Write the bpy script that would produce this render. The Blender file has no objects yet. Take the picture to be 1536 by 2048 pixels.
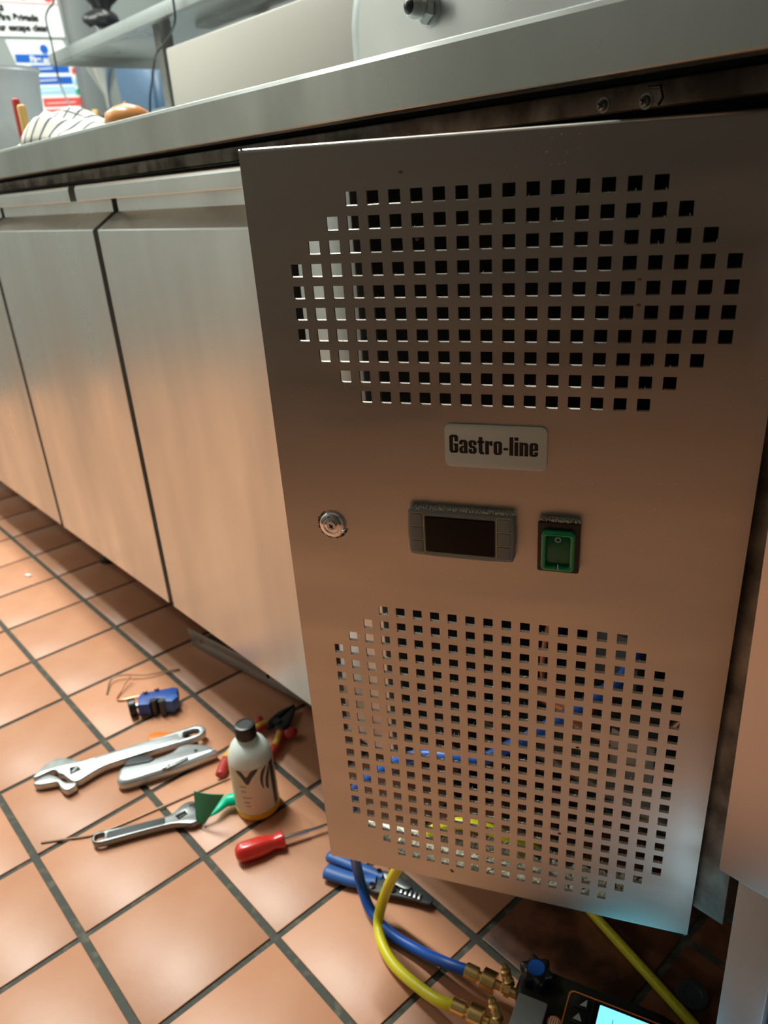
import bpy, bmesh, math, random
from mathutils import Vector, Matrix, Euler
random.seed(7)
PI = math.pi
SC = bpy.context.scene
COL = SC.collection

# ------------------------------------------------------------ camera
CAM = Vector((1.33412602, -0.41999728, 0.75634238))
cd = bpy.data.cameras.new('camera')
cam = bpy.data.objects.new('camera', cd); COL.objects.link(cam)
cam.location = CAM
cam.rotation_euler = Euler((math.radians(66.643), math.radians(3.906), math.radians(48.26)))
cd.sensor_fit = 'VERTICAL'; cd.sensor_height = 36.0
cd.lens = 36.0 * 1529.5523 / 2048.0
cd.clip_start = 0.02
cd.dof.use_dof = True; cd.dof.focus_distance = 0.55; cd.dof.aperture_fstop = 8.5
SC.camera = cam

# ------------------------------------------------------------ world, lights, exposure
w = bpy.data.worlds.new('world'); SC.world = w; w.use_nodes = True
w.node_tree.nodes['Background'].inputs[0].default_value = (0.80, 0.95, 0.92, 1)
w.node_tree.nodes['Background'].inputs[1].default_value = 0.10
SC.view_settings.view_transform = 'Standard'; SC.view_settings.look = 'None'
SC.view_settings.exposure = 0.45; SC.view_settings.gamma = 1.0
SC.view_settings.use_curve_mapping = False

def area(name, loc, rot, sx, sy, power, colr):
    l = bpy.data.lights.new(name, 'AREA'); l.shape = 'RECTANGLE'; l.size = sx; l.size_y = sy
    l.energy = power; l.color = colr
    o = bpy.data.objects.new(name, l); COL.objects.link(o); o.location = loc; o.rotation_euler = rot
    return o
area('ceiling_tube_lamp_near', (-0.40, -0.02, 2.40), (0, 0, 0), 1.2, 0.10, 46, (0.96, 1.0, 0.93))
area('ceiling_tube_lamp_far', (-1.95, -0.22, 2.40), (0, 0, 0), 1.2, 0.12, 34, (0.96, 1.0, 0.93))
area('ceiling_tube_lamp_front', (-1.7, -1.35, 2.40), (0, 0, 0), 1.2, 0.12, 7, (0.96, 1.0, 0.93))  # added fill that washes the front wall, no known fixture there
area('work_torch', (1.27, -0.07, 0.05), Vector((0.16, -0.10, -0.14)).to_track_quat('Z', 'Y').to_euler(), 0.04, 0.04, 0.035, (0.50, 0.82, 1.0))  # added stand-in for an unseen source of bluish light on the panel corner
area('ceiling_tube_lamp_left', (-1.2, 1.0, 2.40), (0, 0, 0), 1.2, 0.12, 22, (0.96, 1.0, 0.93))

# ------------------------------------------------------------ materials
def mat(name, col, rough=0.5, metal=0.0, spec=0.5, noise=None, bump=None, aniso=None, trans=0, sss=0, emit=None, coat=0, specks=None, randv=0):
    """noise=(scale xyz, amount, second colour) ; bump=(scale xyz, strength)"""
    m = bpy.data.materials.new(name); m.use_nodes = True
    nt = m.node_tree; b = nt.nodes['Principled BSDF']; L = nt.links.new
    b.inputs['Base Color'].default_value = (*col, 1); b.inputs['Roughness'].default_value = rough
    b.inputs['Metallic'].default_value = metal; b.inputs['Specular IOR Level'].default_value = spec
    b.inputs['Coat Weight'].default_value = coat; b.inputs['Coat Roughness'].default_value = 0.15
    if trans: b.inputs['Transmission Weight'].default_value = trans
    if sss:
        b.inputs['Subsurface Weight'].default_value = sss; b.inputs['Subsurface Radius'].default_value = (0.01, 0.01, 0.01)
    if emit:
        b.inputs['Emission Color'].default_value = (*emit[0], 1); b.inputs['Emission Strength'].default_value = emit[1]
    tc = nt.nodes.new('ShaderNodeTexCoord')
    def nz(scale, detail=4, s=1.0):
        mp = nt.nodes.new('ShaderNodeMapping'); mp.inputs['Scale'].default_value = scale
        L(tc.outputs['Object'], mp.inputs[0])
        n = nt.nodes.new('ShaderNodeTexNoise'); n.inputs['Scale'].default_value = s; n.inputs['Detail'].default_value = detail
        L(mp.outputs[0], n.inputs['Vector']); return n, mp
    src = None
    if noise:
        n, _ = nz(noise[0])
        cr = nt.nodes.new('ShaderNodeValToRGB')
        cr.color_ramp.elements[0].position = noise[3] if len(noise) > 3 else 0.35
        cr.color_ramp.elements[1].position = noise[4] if len(noise) > 4 else 0.65
        L(n.outputs[0], cr.inputs[0])
        mx = nt.nodes.new('ShaderNodeMix'); mx.data_type = 'RGBA'
        mm = nt.nodes.new('ShaderNodeMath'); mm.operation = 'MULTIPLY'; mm.inputs[1].default_value = noise[1]
        L(cr.outputs[0], mm.inputs[0]); L(mm.outputs[0], mx.inputs[0])
        mx.inputs[6].default_value = (*col, 1); mx.inputs[7].default_value = (*noise[2], 1)
        src = mx.outputs[2]
        if metal > 0.5:
            mr = nt.nodes.new('ShaderNodeMapRange'); L(cr.outputs[0], mr.inputs[0])
            mr.inputs[3].default_value = rough; mr.inputs[4].default_value = min(1, rough + 0.12)
            L(mr.outputs[0], b.inputs['Roughness'])
    if specks:            # dust specks: (scale, threshold, colour)
        v = nt.nodes.new('ShaderNodeTexVoronoi'); v.inputs['Scale'].default_value = specks[0]
        L(tc.outputs['Object'], v.inputs['Vector'])
        n2, _ = nz((14, 14, 14), 2)
        # density: the speck radius follows a broad noise
        mr2 = nt.nodes.new('ShaderNodeMapRange'); L(n2.outputs[0], mr2.inputs[0])
        mr2.inputs[1].default_value = 0.42; mr2.inputs[2].default_value = 0.75
        mr2.inputs[3].default_value = specks[1] * 0.25; mr2.inputs[4].default_value = specks[1]
        lt = nt.nodes.new('ShaderNodeMath'); lt.operation = 'LESS_THAN'
        L(v.outputs['Distance'], lt.inputs[0]); L(mr2.outputs[0], lt.inputs[1])
        m2 = nt.nodes.new('ShaderNodeMix'); m2.data_type = 'RGBA'; L(lt.outputs[0], m2.inputs[0])
        if src is not None: L(src, m2.inputs[6])
        else: m2.inputs[6].default_value = (*col, 1)
        m2.inputs[7].default_value = (*specks[2], 1); src = m2.outputs[2]
        if metal > 0.5:
            ms = nt.nodes.new('ShaderNodeMath'); ms.operation = 'MULTIPLY_ADD'
            L(lt.outputs[0], ms.inputs[0]); ms.inputs[1].default_value = -0.9; ms.inputs[2].default_value = metal
            L(ms.outputs[0], b.inputs['Metallic'])
    if randv:
        oi = nt.nodes.new('ShaderNodeObjectInfo'); hs = nt.nodes.new('ShaderNodeHueSaturation')
        mr = nt.nodes.new('ShaderNodeMapRange'); L(oi.outputs['Random'], mr.inputs[0])
        mr.inputs[3].default_value = 1 - randv; mr.inputs[4].default_value = 1 + randv
        L(mr.outputs[0], hs.inputs['Value'])
        if src is not None: L(src, hs.inputs['Color'])
        else: hs.inputs['Color'].default_value = (*col, 1)
        src = hs.outputs[0]
    if src is not None: L(src, b.inputs['Base Color'])
    if bump:
        n, _ = nz(bump[0], 3)
        bp = nt.nodes.new('ShaderNodeBump'); bp.inputs['Strength'].default_value = bump[1]; bp.inputs['Distance'].default_value = 0.001
        L(n.outputs[0], bp.inputs['Height']); L(bp.outputs[0], b.inputs['Normal'])
    if aniso is not None:
        b.inputs['Anisotropic'].default_value = aniso[0]; b.inputs['Anisotropic Rotation'].default_value = aniso[1]
        tg = nt.nodes.new('ShaderNodeTangent'); tg.direction_type = 'RADIAL'; tg.axis = 'Z'
        L(tg.outputs[0], b.inputs['Tangent'])
    return m

M = {}
M['tile'] = mat('terracotta_tile', (0.64, 0.315, 0.185), 0.38, noise=((14, 14, 14), 0.5, (0.56, 0.24, 0.125)), bump=((120, 120, 120), 0.10), spec=0.45, specks=(420, 0.09, (0.5, 0.3, 0.2)), randv=0.08)
M['tile_greasy'] = mat('greasy_terracotta', (0.22, 0.085, 0.045), 0.35, noise=((22, 22, 22), 0.9, (0.06, 0.028, 0.018), 0.42, 0.6), bump=((120, 120, 120), 0.15))  # darker tile copy: under-counter shade put into the colour, with mottled grime
M['grout'] = mat('dirty_grout', (0.052, 0.056, 0.042), 0.7, noise=((70, 70, 70), 0.8, (0.14, 0.125, 0.085), 0.52, 0.68), bump=((300, 300, 300), 0.4))
M['steel_panel'] = mat('brushed_panel_steel', (0.57, 0.54, 0.495), 0.32, 1.0, noise=((6, 6, 26), 0.25, (0.49, 0.46, 0.42)), bump=((40, 40, 2600), 0.035), aniso=(0.5, 0.0), specks=(230, 0.115, (0.75, 0.75, 0.68)))
M['steel_door'] = mat('smeared_door_steel', (0.72, 0.765, 0.755), 0.27, 1.0, noise=((9, 9, 2.2), 0.7, (0.55, 0.575, 0.56), 0.35, 0.7), bump=((16, 16, 4), 0.14), aniso=(0.4, 0.0))
M['steel_top'] = mat('worktop_steel', (0.50, 0.525, 0.50), 0.27, 1.0, noise=((9, 9, 5), 0.9, (0.36, 0.385, 0.36)), bump=((30, 30, 30), 0.05))
M['steel_bright'] = mat('bright_steel', (0.76, 0.79, 0.79), 0.27, 1.0, noise=((8, 8, 8), 0.25, (0.66, 0.69, 0.70)))
M['steel_dirty'] = mat('grimy_steel', (0.30, 0.28, 0.24), 0.5, 0.7, noise=((40, 40, 30), 0.85, (0.075, 0.06, 0.045)), bump=((90, 90, 90), 0.3))
M['steel_adj'] = mat('satin_side_steel', (0.62, 0.56, 0.53), 0.36, 1.0, specks=(120, 0.03, (0.8, 0.75, 0.7)))
M['steel_dark'] = mat('dull_rail_steel', (0.34, 0.35, 0.34), 0.42, 0.9, noise=((20, 20, 20), 0.3, (0.24, 0.25, 0.24)))
M['steel_leg'] = mat('blued_leg_steel', (0.42, 0.50, 0.56), 0.5, 0.45, noise=((30, 30, 12), 0.4, (0.30, 0.37, 0.42)))  # the bluish light falling on the leg is put into this base colour
M['chrome'] = mat('chrome', (0.85, 0.86, 0.86), 0.10, 1.0)
M['satin'] = mat('satin_tool_steel', (0.56, 0.60, 0.60), 0.34, 0.85, noise=((90, 90, 90), 0.4, (0.42, 0.45, 0.45)), bump=((300, 300, 300), 0.04))
M['chrome_worn'] = mat('satin_chrome', (0.72, 0.75, 0.75), 0.26, 0.95, noise=((90, 90, 90), 0.4, (0.55, 0.57, 0.57)), bump=((200, 200, 200), 0.05))
M['steel_grey'] = mat('phosphate_steel', (0.24, 0.25, 0.25), 0.38, 0.85, bump=((300, 300, 300), 0.1))
M['alloy'] = mat('cast_alloy', (0.56, 0.60, 0.61), 0.36, 0.6, bump=((240, 240, 240), 0.06))
M['black'] = mat('black_plastic', (0.012, 0.013, 0.014), 0.35)
M['black_rub'] = mat('black_rubber', (0.02, 0.022, 0.024), 0.6)
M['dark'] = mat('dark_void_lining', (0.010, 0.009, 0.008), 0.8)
M['lining'] = mat('grimy_side_lining', (0.035, 0.034, 0.028), 0.6, noise=((5, 5, 5), 0.7, (0.07, 0.068, 0.055)))
M['dark_grey'] = mat('charcoal_rubber', (0.045, 0.055, 0.06), 0.55)
M['red'] = mat('red_plastic', (0.72, 0.035, 0.025), 0.3, coat=0.4)
M['red_soft'] = mat('insulated_red', (0.48, 0.045, 0.035), 0.42)
M['yel_soft'] = mat('insulated_yellow', (0.75, 0.42, 0.06), 0.45)
M['orange'] = mat('orange_plastic', (0.85, 0.22, 0.03), 0.35)
M['blue'] = mat('blue_enamel', (0.018, 0.075, 0.34), 0.42)
M['blue_grip'] = mat('blue_grip', (0.035, 0.13, 0.42), 0.45)
M['blue_hose'] = mat('blue_hose_rubber', (0.010, 0.10, 0.48), 0.38)
M['yellow_hose'] = mat('yellow_hose_rubber', (0.82, 0.74, 0.02), 0.36)
M['brass'] = mat('brass', (0.98, 0.72, 0.30), 0.27, 0.85)
M['copper'] = mat('copper', (0.72, 0.34, 0.20), 0.32, 0.9)
M['rod'] = mat('brazing_rod', (0.40, 0.26, 0.17), 0.42, 0.6)
M['green_tape'] = mat('green_plastic', (0.0, 0.33, 0.17), 0.28)
M['green_bright'] = mat('green_plastic_bright', (0.0, 0.62, 0.36), 0.25)
M['bottle'] = mat('milky_plastic', (0.84, 0.95, 0.88), 0.28, sss=0.4, coat=0.3)
M['liquid'] = mat('yellow_base', (0.78, 0.52, 0.02), 0.3)
M['label'] = mat('cream_label', (0.78, 0.72, 0.55), 0.4, noise=((10, 10, 30), 0.4, (0.80, 0.71, 0.42)))
M['ink'] = mat('dark_ink', (0.035, 0.045, 0.05), 0.5)
M['ink_blk'] = mat('black_ink', (0.004, 0.004, 0.004), 0.6)
M['plate'] = mat('name_plate_white', (0.66, 0.76, 0.75), 0.4, noise=((8, 8, 2), 0.4, (0.62, 0.68, 0.56)))
M['ctl'] = mat('controller_grey', (0.20, 0.235, 0.24), 0.42)
M['ctl_line'] = mat('button_outline_yellow', (0.62, 0.58, 0.22), 0.5)
M['ctl_glass'] = mat('smoked_window', (0.006, 0.004, 0.003), 0.25, spec=0.2)
M['sw_green'] = mat('green_rocker', (0.0, 0.34, 0.12), 0.22, coat=0.5)
M['sw_green_d'] = mat('green_rocker_dark', (0.0, 0.15, 0.06), 0.2)
M['white_ink'] = mat('white_ink', (0.7, 0.8, 0.78), 0.5)
M['dust'] = mat('pale_dust', (0.66, 0.62, 0.47), 0.95, noise=((250, 250, 250), 0.8, (0.16, 0.14, 0.10)))
M['fuzz'] = mat('lint_fuzz', (0.80, 0.82, 0.72), 0.9)
M['grease'] = mat('brown_grease', (0.16, 0.07, 0.025), 0.5)
M['cream'] = mat('cream_wall_panel', (0.44, 0.415, 0.37), 0.3)
M['oven_dark'] = mat('dark_oven_enamel', (0.10, 0.095, 0.085), 0.5)  # colour of the added block that darkens the steel reflections
M['wall'] = mat('grey_wall_paint', (0.15, 0.165, 0.165), 0.6, noise=((3, 3, 3), 0.3, (0.12, 0.13, 0.13)))
M['wall_l'] = mat('dark_grey_wall', (0.26, 0.29, 0.28), 0.55)
M['wall_w'] = mat('warm_wall_paint', (0.20, 0.17, 0.14), 0.6)
M['ceil'] = mat('ceiling_paint', (0.62, 0.62, 0.58), 0.8)
M['paper'] = mat('white_poster_sheet', (0.78, 0.82, 0.82), 0.3)
M['p_blue'] = mat('poster_blue', (0.01, 0.11, 0.48), 0.4)
M['p_red'] = mat('poster_red', (0.72, 0.08, 0.07), 0.4)
M['p_green'] = mat('poster_green', (0.02, 0.38, 0.20), 0.4)
M['p_cyan'] = mat('poster_pale_blue', (0.35, 0.62, 0.75), 0.4)
M['tub'] = mat('frosted_tub', (0.80, 0.86, 0.92), 0.25, trans=0.3)
M['leaf'] = mat('chopped_leaf', (0.34, 0.46, 0.16), 0.6)
M['leaf2'] = mat('pale_leaf', (0.62, 0.68, 0.42), 0.6)
M['onion'] = mat('onion_skin', (0.70, 0.25, 0.07), 0.3, noise=((30, 30, 5), 0.5, (0.80, 0.42, 0.18)))
M['board'] = mat('brown_board', (0.36, 0.15, 0.07), 0.5)
M['wood'] = mat('yellow_wood', (0.66, 0.42, 0.14), 0.5)
M['blue_tub'] = mat('blue_plastic_sheet', (0.05, 0.10, 0.17), 0.45)
M['screen'] = mat('lit_screen', (0.05, 0.3, 0.4), 0.2, emit=((0.16, 0.70, 0.92), 1.3))
M['screen_ink'] = mat('screen_ink', (0.01, 0.12, 0.22), 0.3, emit=((0.02, 0.25, 0.5), 0.6))
M['sight'] = mat('clear_grey_block', (0.34, 0.38, 0.38), 0.12)
M['grey_btn'] = mat('grey_button_print', (0.55, 0.57, 0.57), 0.5)
M['logo_or'] = mat('orange_badge', (0.80, 0.24, 0.04), 0.4)
# striped cloth
def cloth_mat():
    m = mat('striped_cloth', (0.72, 0.70, 0.62), 0.9); nt = m.node_tree; L = nt.links.new; b = nt.nodes['Principled BSDF']
    uv = nt.nodes.new('ShaderNodeUVMap'); sp = nt.nodes.new('ShaderNodeSeparateXYZ'); L(uv.outputs[0], sp.inputs[0])
    def stripe(sock, n, wd):
        a = nt.nodes.new('ShaderNodeMath'); a.operation = 'MULTIPLY'; a.inputs[1].default_value = n; L(sock, a.inputs[0])
        f = nt.nodes.new('ShaderNodeMath'); f.operation = 'FRACT'; L(a.outputs[0], f.inputs[0])
        l = nt.nodes.new('ShaderNodeMath'); l.operation = 'LESS_THAN'; l.inputs[1].default_value = wd; L(f.outputs[0], l.inputs[0]); return l.outputs[0]
    s1 = stripe(sp.outputs[0], 15, 0.22); s2 = stripe(sp.outputs[1], 2, 0.03)
    mx = nt.nodes.new('ShaderNodeMath'); mx.operation = 'MAXIMUM'; L(s1, mx.inputs[0]); L(s2, mx.inputs[1])
    c = nt.nodes.new('ShaderNodeMix'); c.data_type = 'RGBA'; L(mx.outputs[0], c.inputs[0])
    c.inputs[6].default_value = (0.74, 0.71, 0.62, 1); c.inputs[7].default_value = (0.10, 0.12, 0.16, 1)
    L(c.outputs[2], b.inputs['Base Color']); return m
M['cloth'] = cloth_mat()

# ------------------------------------------------------------ helpers
def obj(name, bm_or_me, m, parent=None, smooth=True, angle=35):
    if isinstance(bm_or_me, bmesh.types.BMesh):
        me = bpy.data.meshes.new(name); bmesh.ops.recalc_face_normals(bm_or_me, faces=bm_or_me.faces[:]); bm_or_me.to_mesh(me); bm_or_me.free()
    else: me = bm_or_me
    me.name = name
    me.materials.clear(); me.materials.append(M[m] if isinstance(m, str) else m)
    if smooth:
        me.polygons.foreach_set('use_smooth', [True] * len(me.polygons)); me.set_sharp_from_angle(angle=math.radians(angle))
    o = bpy.data.objects.new(name, me); COL.objects.link(o)
    if parent: o.parent = parent
    return o
def tag(o, label=None, cat=None, group=None, kind=None):
    if label: o['label'] = label
    if cat: o['category'] = cat
    if group: o['group'] = group
    if kind: o['kind'] = kind
    return o
def thing(name, label, cat, loc=(0, 0, 0), rot=(0, 0, 0), group=None):
    o = bpy.data.objects.new(name, None); COL.objects.link(o); o.empty_display_size = 0.02
    o.location = loc; o.rotation_euler = rot
    return tag(o, label, cat, group)
def struct(name, bm, m, parent=None, **k):
    o = obj(name, bm, m, parent, **k); o['kind'] = 'structure'; return o
def nb(): return bmesh.new()
def box(bm, x0, x1, y0, y1, z0, z1, bev=0, seg=2, mtx=None):
    t = bmesh.new(); bmesh.ops.create_cube(t, size=1)
    for v in t.verts: v.co = Vector((x0 + (v.co.x + .5) * (x1 - x0), y0 + (v.co.y + .5) * (y1 - y0), z0 + (v.co.z + .5) * (z1 - z0)))
    if bev: bmesh.ops.bevel(t, geom=t.edges[:], offset=bev, segments=seg, profile=0.5, affect='EDGES')
    merge(bm, t, mtx); return bm
def merge(bm, t, mtx=None):
    if mtx is not None: bmesh.ops.transform(t, matrix=mtx, verts=t.verts[:])
    me = bpy.data.meshes.new('t'); t.to_mesh(me); t.free(); bm.from_mesh(me); bpy.data.meshes.remove(me)
def frame_to(a, b):
    a, b = Vector(a), Vector(b); d = (b - a); q = d.to_track_quat('Z', 'Y')
    return Matrix.Translation(a) @ q.to_matrix().to_4x4(), d.length
def cyl(bm, a, b, r, r2=None, n=24, bev=0):
    mt, L = frame_to(a, b); t = bmesh.new()
    bmesh.ops.create_cone(t, cap_ends=True, segments=n, radius1=r, radius2=r if r2 is None else r2, depth=L)
    bmesh.ops.translate(t, vec=(0, 0, L / 2), verts=t.verts[:])
    if bev: bmesh.ops.bevel(t, geom=[e for e in t.edges if abs(e.verts[0].co.z - e.verts[1].co.z) < 1e-6], offset=bev, segments=2, affect='EDGES')
    merge(bm, t, mt); return bm
def lathe(bm, prof, n=32, mtx=None):
    t = bmesh.new(); rings = []
    for r, z in prof:
        if r < 1e-6: rings.append([t.verts.new((0, 0, z))])
        else: rings.append([t.verts.new((r * math.cos(2 * PI * i / n), r * math.sin(2 * PI * i / n), z)) for i in range(n)])
    for A, B in zip(rings, rings[1:]):
        for i in range(n):
            j = (i + 1) % n
            if len(A) == 1 and len(B) == 1: continue
            if len(A) == 1: t.faces.new((A[0], B[i], B[j]))
            elif len(B) == 1: t.faces.new((A[i], B[0], A[j]))
            else: t.faces.new((A[i], A[j], B[j], B[i]))
    merge(bm, t, mtx); return bm
def crs(P, n=8, closed=False):
    P = [Vector(p) for p in P]; out = []; N = len(P)
    for i in range(N if closed else N - 1):
        g = (lambda k: P[k % N]) if closed else (lambda k: P[max(0, min(N - 1, k))])
        a, b, c, d = g(i - 1), g(i), g(i + 1), g(i + 2)
        for k in range(n):
            t = k / n
            out.append(0.5 * (2 * b + (c - a) * t + (2 * a - 5 * b + 4 * c - d) * t * t + (3 * b - a - 3 * c + d) * t ** 3))
    if not closed: out.append(P[-1])
    return out
def tube(bm, P, r, n=14, rads=None, flat=1.0):
    P = [Vector(p) for p in P]; rings = []; up = None
    for i, p in enumerate(P):
        d = (P[min(i + 1, len(P) - 1)] - P[max(i - 1, 0)]).normalized()
        if up is None:
            up = Vector((0, 0, 1)) if abs(d.z) < 0.9 else Vector((1, 0, 0))
        s = d.cross(up).normalized(); up = s.cross(d).normalized()
        rr = rads[i] if rads else r
        rings.append([bm.verts.new(p + rr * (s * math.cos(2 * PI * k / n) + up * flat * math.sin(2 * PI * k / n))) for k in range(n)])
    for A, B in zip(rings, rings[1:]):
        for k in range(n): bm.faces.new((A[k], A[(k + 1) % n], B[(k + 1) % n], B[k]))
    bm.faces.new(rings[0][::-1]); bm.faces.new(rings[-1]); return bm
def flat(polys, thick, bev=0.0, z=0.0, mtx=None, bm=None):
    """extruded plate from 2D outlines (first is the outline, nested ones are holes)"""
    cu = bpy.data.curves.new('c', 'CURVE'); cu.dimensions = '2D'; cu.fill_mode = 'BOTH'
    cu.extrude = max(thick / 2 - bev, 1e-6); cu.bevel_depth = bev; cu.bevel_resolution = 1; cu.offset = -bev if bev else 0
    for P in polys:
        s = cu.splines.new('POLY'); s.points.add(len(P) - 1)
        for q, p in zip(s.points, P): q.co = (p[0], p[1], 0, 1)
        s.use_cyclic_u = True
    o = bpy.data.objects.new('c', cu); COL.objects.link(o)
    dg = bpy.context.evaluated_depsgraph_get(); dg.update()
    me = bpy.data.meshes.new_from_object(o.evaluated_get(dg)); bpy.data.objects.remove(o); bpy.data.curves.remove(cu)
    t = bmesh.new(); t.from_mesh(me); bpy.data.meshes.remove(me)
    bmesh.ops.remove_doubles(t, verts=t.verts[:], dist=1e-6)
    bmesh.ops.translate(t, vec=(0, 0, z), verts=t.verts[:])
    if bm is None: bm = bmesh.new()
    merge(bm, t, mtx); return bm
def mm(P): return [(p[0] / 1000, p[1] / 1000) for p in P]
def sm(P, n=4): return [(v.x, v.y) for v in crs([(p[0], p[1], 0) for p in P], n, True)]
def rrect(x0, x1, y0, y1, r, n=5):
    out = []
    for cx, cy, a in ((x1 - r, y1 - r, 0), (x0 + r, y1 - r, 90), (x0 + r, y0 + r, 180), (x1 - r, y0 + r, 270)):
        for k in range(n + 1):
            t = math.radians(a + 90 * k / n); out.append((cx + r * math.cos(t), cy + r * math.sin(t)))
    return out
def text_bm(s, size, xs=1.0, off=0.0, ext=0.0, align='LEFT'):
    cu = bpy.data.curves.new('t', 'FONT'); cu.body = s; cu.size = size; cu.offset = off; cu.extrude = ext; cu.align_x = align
    o = bpy.data.objects.new('t', cu); COL.objects.link(o)
    dg = bpy.context.evaluated_depsgraph_get(); dg.update()
    me = bpy.data.meshes.new_from_object(o.evaluated_get(dg)); bpy.data.objects.remove(o); bpy.data.curves.remove(cu)
    t = bmesh.new(); t.from_mesh(me); bpy.data.meshes.remove(me)
    bmesh.ops.scale(t, vec=(xs, 1, 1), verts=t.verts[:]); return t
XZ = Matrix(((1, 0, 0, 0), (0, 0, -1, 0), (0, 1, 0, 0), (0, 0, 0, 1)))     # 2D (x,y) drawn on a panel facing -y: x->x, y->z

# ------------------------------------------------------------ room shell
P = 0.156
bm = nb(); box(bm, -2.45, 3.05, -1.75, 1.75, -0.06, -0.0022); floor = struct('floor', bm, 'grout')
bm = nb(); box(bm, -P / 2 + .0038, P / 2 - .0038, -P / 2 + .0044, P / 2 - .0044, -0.0022, 0.0, 0.0011, 2)
tile0 = None
full = nb()
for i in range(-15, 19):
    for j in range(-11, 11):
        x, y = (i + .5) * P, (j + .5) * P
        if -9 <= i <= 7 and -4 <= j <= 3:
            if tile0 is None:
                tile0 = obj('tile', bm, 'tile', floor); t = tile0
            else:
                t = tile0.copy(); COL.objects.link(t)
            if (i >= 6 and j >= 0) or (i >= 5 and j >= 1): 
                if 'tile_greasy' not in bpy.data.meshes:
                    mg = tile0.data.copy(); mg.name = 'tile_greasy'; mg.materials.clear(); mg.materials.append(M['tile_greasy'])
                t.data = bpy.data.meshes['tile_greasy']  # tiles below the open compartment carry the shade in their colour
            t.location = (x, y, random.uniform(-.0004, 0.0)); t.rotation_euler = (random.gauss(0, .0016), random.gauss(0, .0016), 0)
        elif -2.45 < x < 3.0 and -1.7 < y < 1.7:
            box(full, x - P / 2 + .004, x + P / 2 - .004, y - P / 2 + .004, y + P / 2 - .004, -0.0022, 0.0)
t = obj('tile_field', full, 'tile', floor, smooth=False); t['kind'] = 'stuff'
bm = nb(); box(bm, -2.4, 3.05, 1.6, 1.75, 0, 2.55); struct('wall_back', bm, 'wall')
bm = nb(); box(bm, -2.45, -2.3, -1.75, 1.6, 0, 2.55); struct('wall_left', bm, 'wall_l')
bm = nb(); box(bm, 2.9, 3.05, -1.75, 1.6, 0, 2.55); struct('wall_right', bm, 'wall_w')
bm = nb(); box(bm, -2.3, 2.9, -1.9, -1.75, 0, 2.55); struct('wall_front', bm, 'ceil')
bm = nb(); box(bm, -2.45, 3.05, -1.9, 1.75, 2.55, 2.65); struct('ceiling', bm, 'ceil')
# added dark block behind the viewpoint, unseen; darkens the reflections in the steel
RFB = thing('oven_range', 'tall dark oven range against the front wall, behind the viewpoint', 'oven', (1.35, -1.5, 0))
bm = nb(); box(bm, -2.05, 1.2, -.24, .24, .10, 2.05, .01); obj('oven_body', bm, 'oven_dark', RFB)
for x in (-2.0, -1.0, -.28, .44):
    bm = nb(); box(bm, x, x + .66, .2405, .262, .20, .95, .008); d_ = obj('oven_door', bm, 'oven_dark', RFB)
    bm = nb(); cyl(bm, (x + .06, .30, .88), (x + .60, .30, .88), .011, n=16); cyl(bm, (x + .08, .26, .88), (x + .08, .30, .88), .007); cyl(bm, (x + .58, .26, .88), (x + .58, .30, .88), .007); obj('door_handle', bm, 'steel_dark', d_)
for x in (-1.98, 1.1):
    for y in (-.18, .18):
        bm = nb(); cyl(bm, (x, y, 0), (x, y, .10), .025, n=16); obj('leg', bm, 'black', RFB)

# ------------------------------------------------------------ worktop
ZB, ZT, YF = 0.8005, 0.8372, -0.0144
WT = thing('worktop', 'long stainless steel worktop over the refrigerated counter', 'worktop', (0.4, 0.3, ZB))
bm = nb()
prof = [(YF + .004, ZT), (YF + .001, ZT - .0012), (YF, ZT - .004), (YF, ZB + .0012), (YF + .0003, ZB + .0003), (YF + .0012, ZB), (YF + .020, ZB), (YF + .020, ZB + .002),
        (YF + .003, ZB + .002), (YF + .003, ZT - .004), (0.72, ZT - .004), (0.72, ZT)]
rows = []
for x in (-1.65, 1.9): rows.append([bm.verts.new((x - .4, y - .3, z - ZB)) for y, z in prof])
n = len(prof)
for k in range(n): bm.faces.new((rows[0][k], rows[0][(k + 1) % n], rows[1][(k + 1) % n], rows[1][k]))
bm.faces.new(rows[0][::-1]); bm.faces.new(rows[1])
obj('steel_top', bm, 'steel_top', WT, angle=12)
bm = nb(); box(bm, -2.0, 1.45, -.25, .40, .001, .0325); obj('core_board', bm, 'dark', WT)

# ------------------------------------------------------------ refrigerated counter
YD = 0.0106                                     # door face plane
FR = thing('counter_refrigerator', 'stainless steel refrigerated counter with lipped doors standing under the worktop', 'refrigerator', (0.0, 0.35, 0.15))
def L3(x0, x1, y0, y1, z0, z1): return (x0, x1, y0 - .35, y1 - .35, z0 - .15, z1 - .15)
bm = nb()
box(bm, *L3(-1.45, .806, .0550, .70, .152, .7995))
obj('insulated_body', bm, 'steel_dark', FR)
bm = nb(); box(bm, *L3(-1.45, .72, .0515, .0545, .153, .785)); obj('seal_face', bm, 'dark', FR)  # added dark plate: shade of the door gaps put in as colour
bm = nb(); box(bm, *L3(-1.45, 1.165, .040, .055, .786, .7995), .001); obj('top_rail', bm, 'steel_dirty', FR)
bm = nb(); box(bm, *L3(.722, .806, .012, .024, .152, .785), .0015); obj('centre_stile', bm, 'steel_door', FR)
bm = nb(); box(bm, *L3(1.132, 1.166, .046, .075, .186, .7855), .001); obj('right_stile', bm, 'steel_dirty', FR)
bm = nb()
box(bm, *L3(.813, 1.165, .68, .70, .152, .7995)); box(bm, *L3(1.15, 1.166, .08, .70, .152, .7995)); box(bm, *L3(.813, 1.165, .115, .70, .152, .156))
obj('compartment_lining', bm, 'dark', FR)
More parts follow.
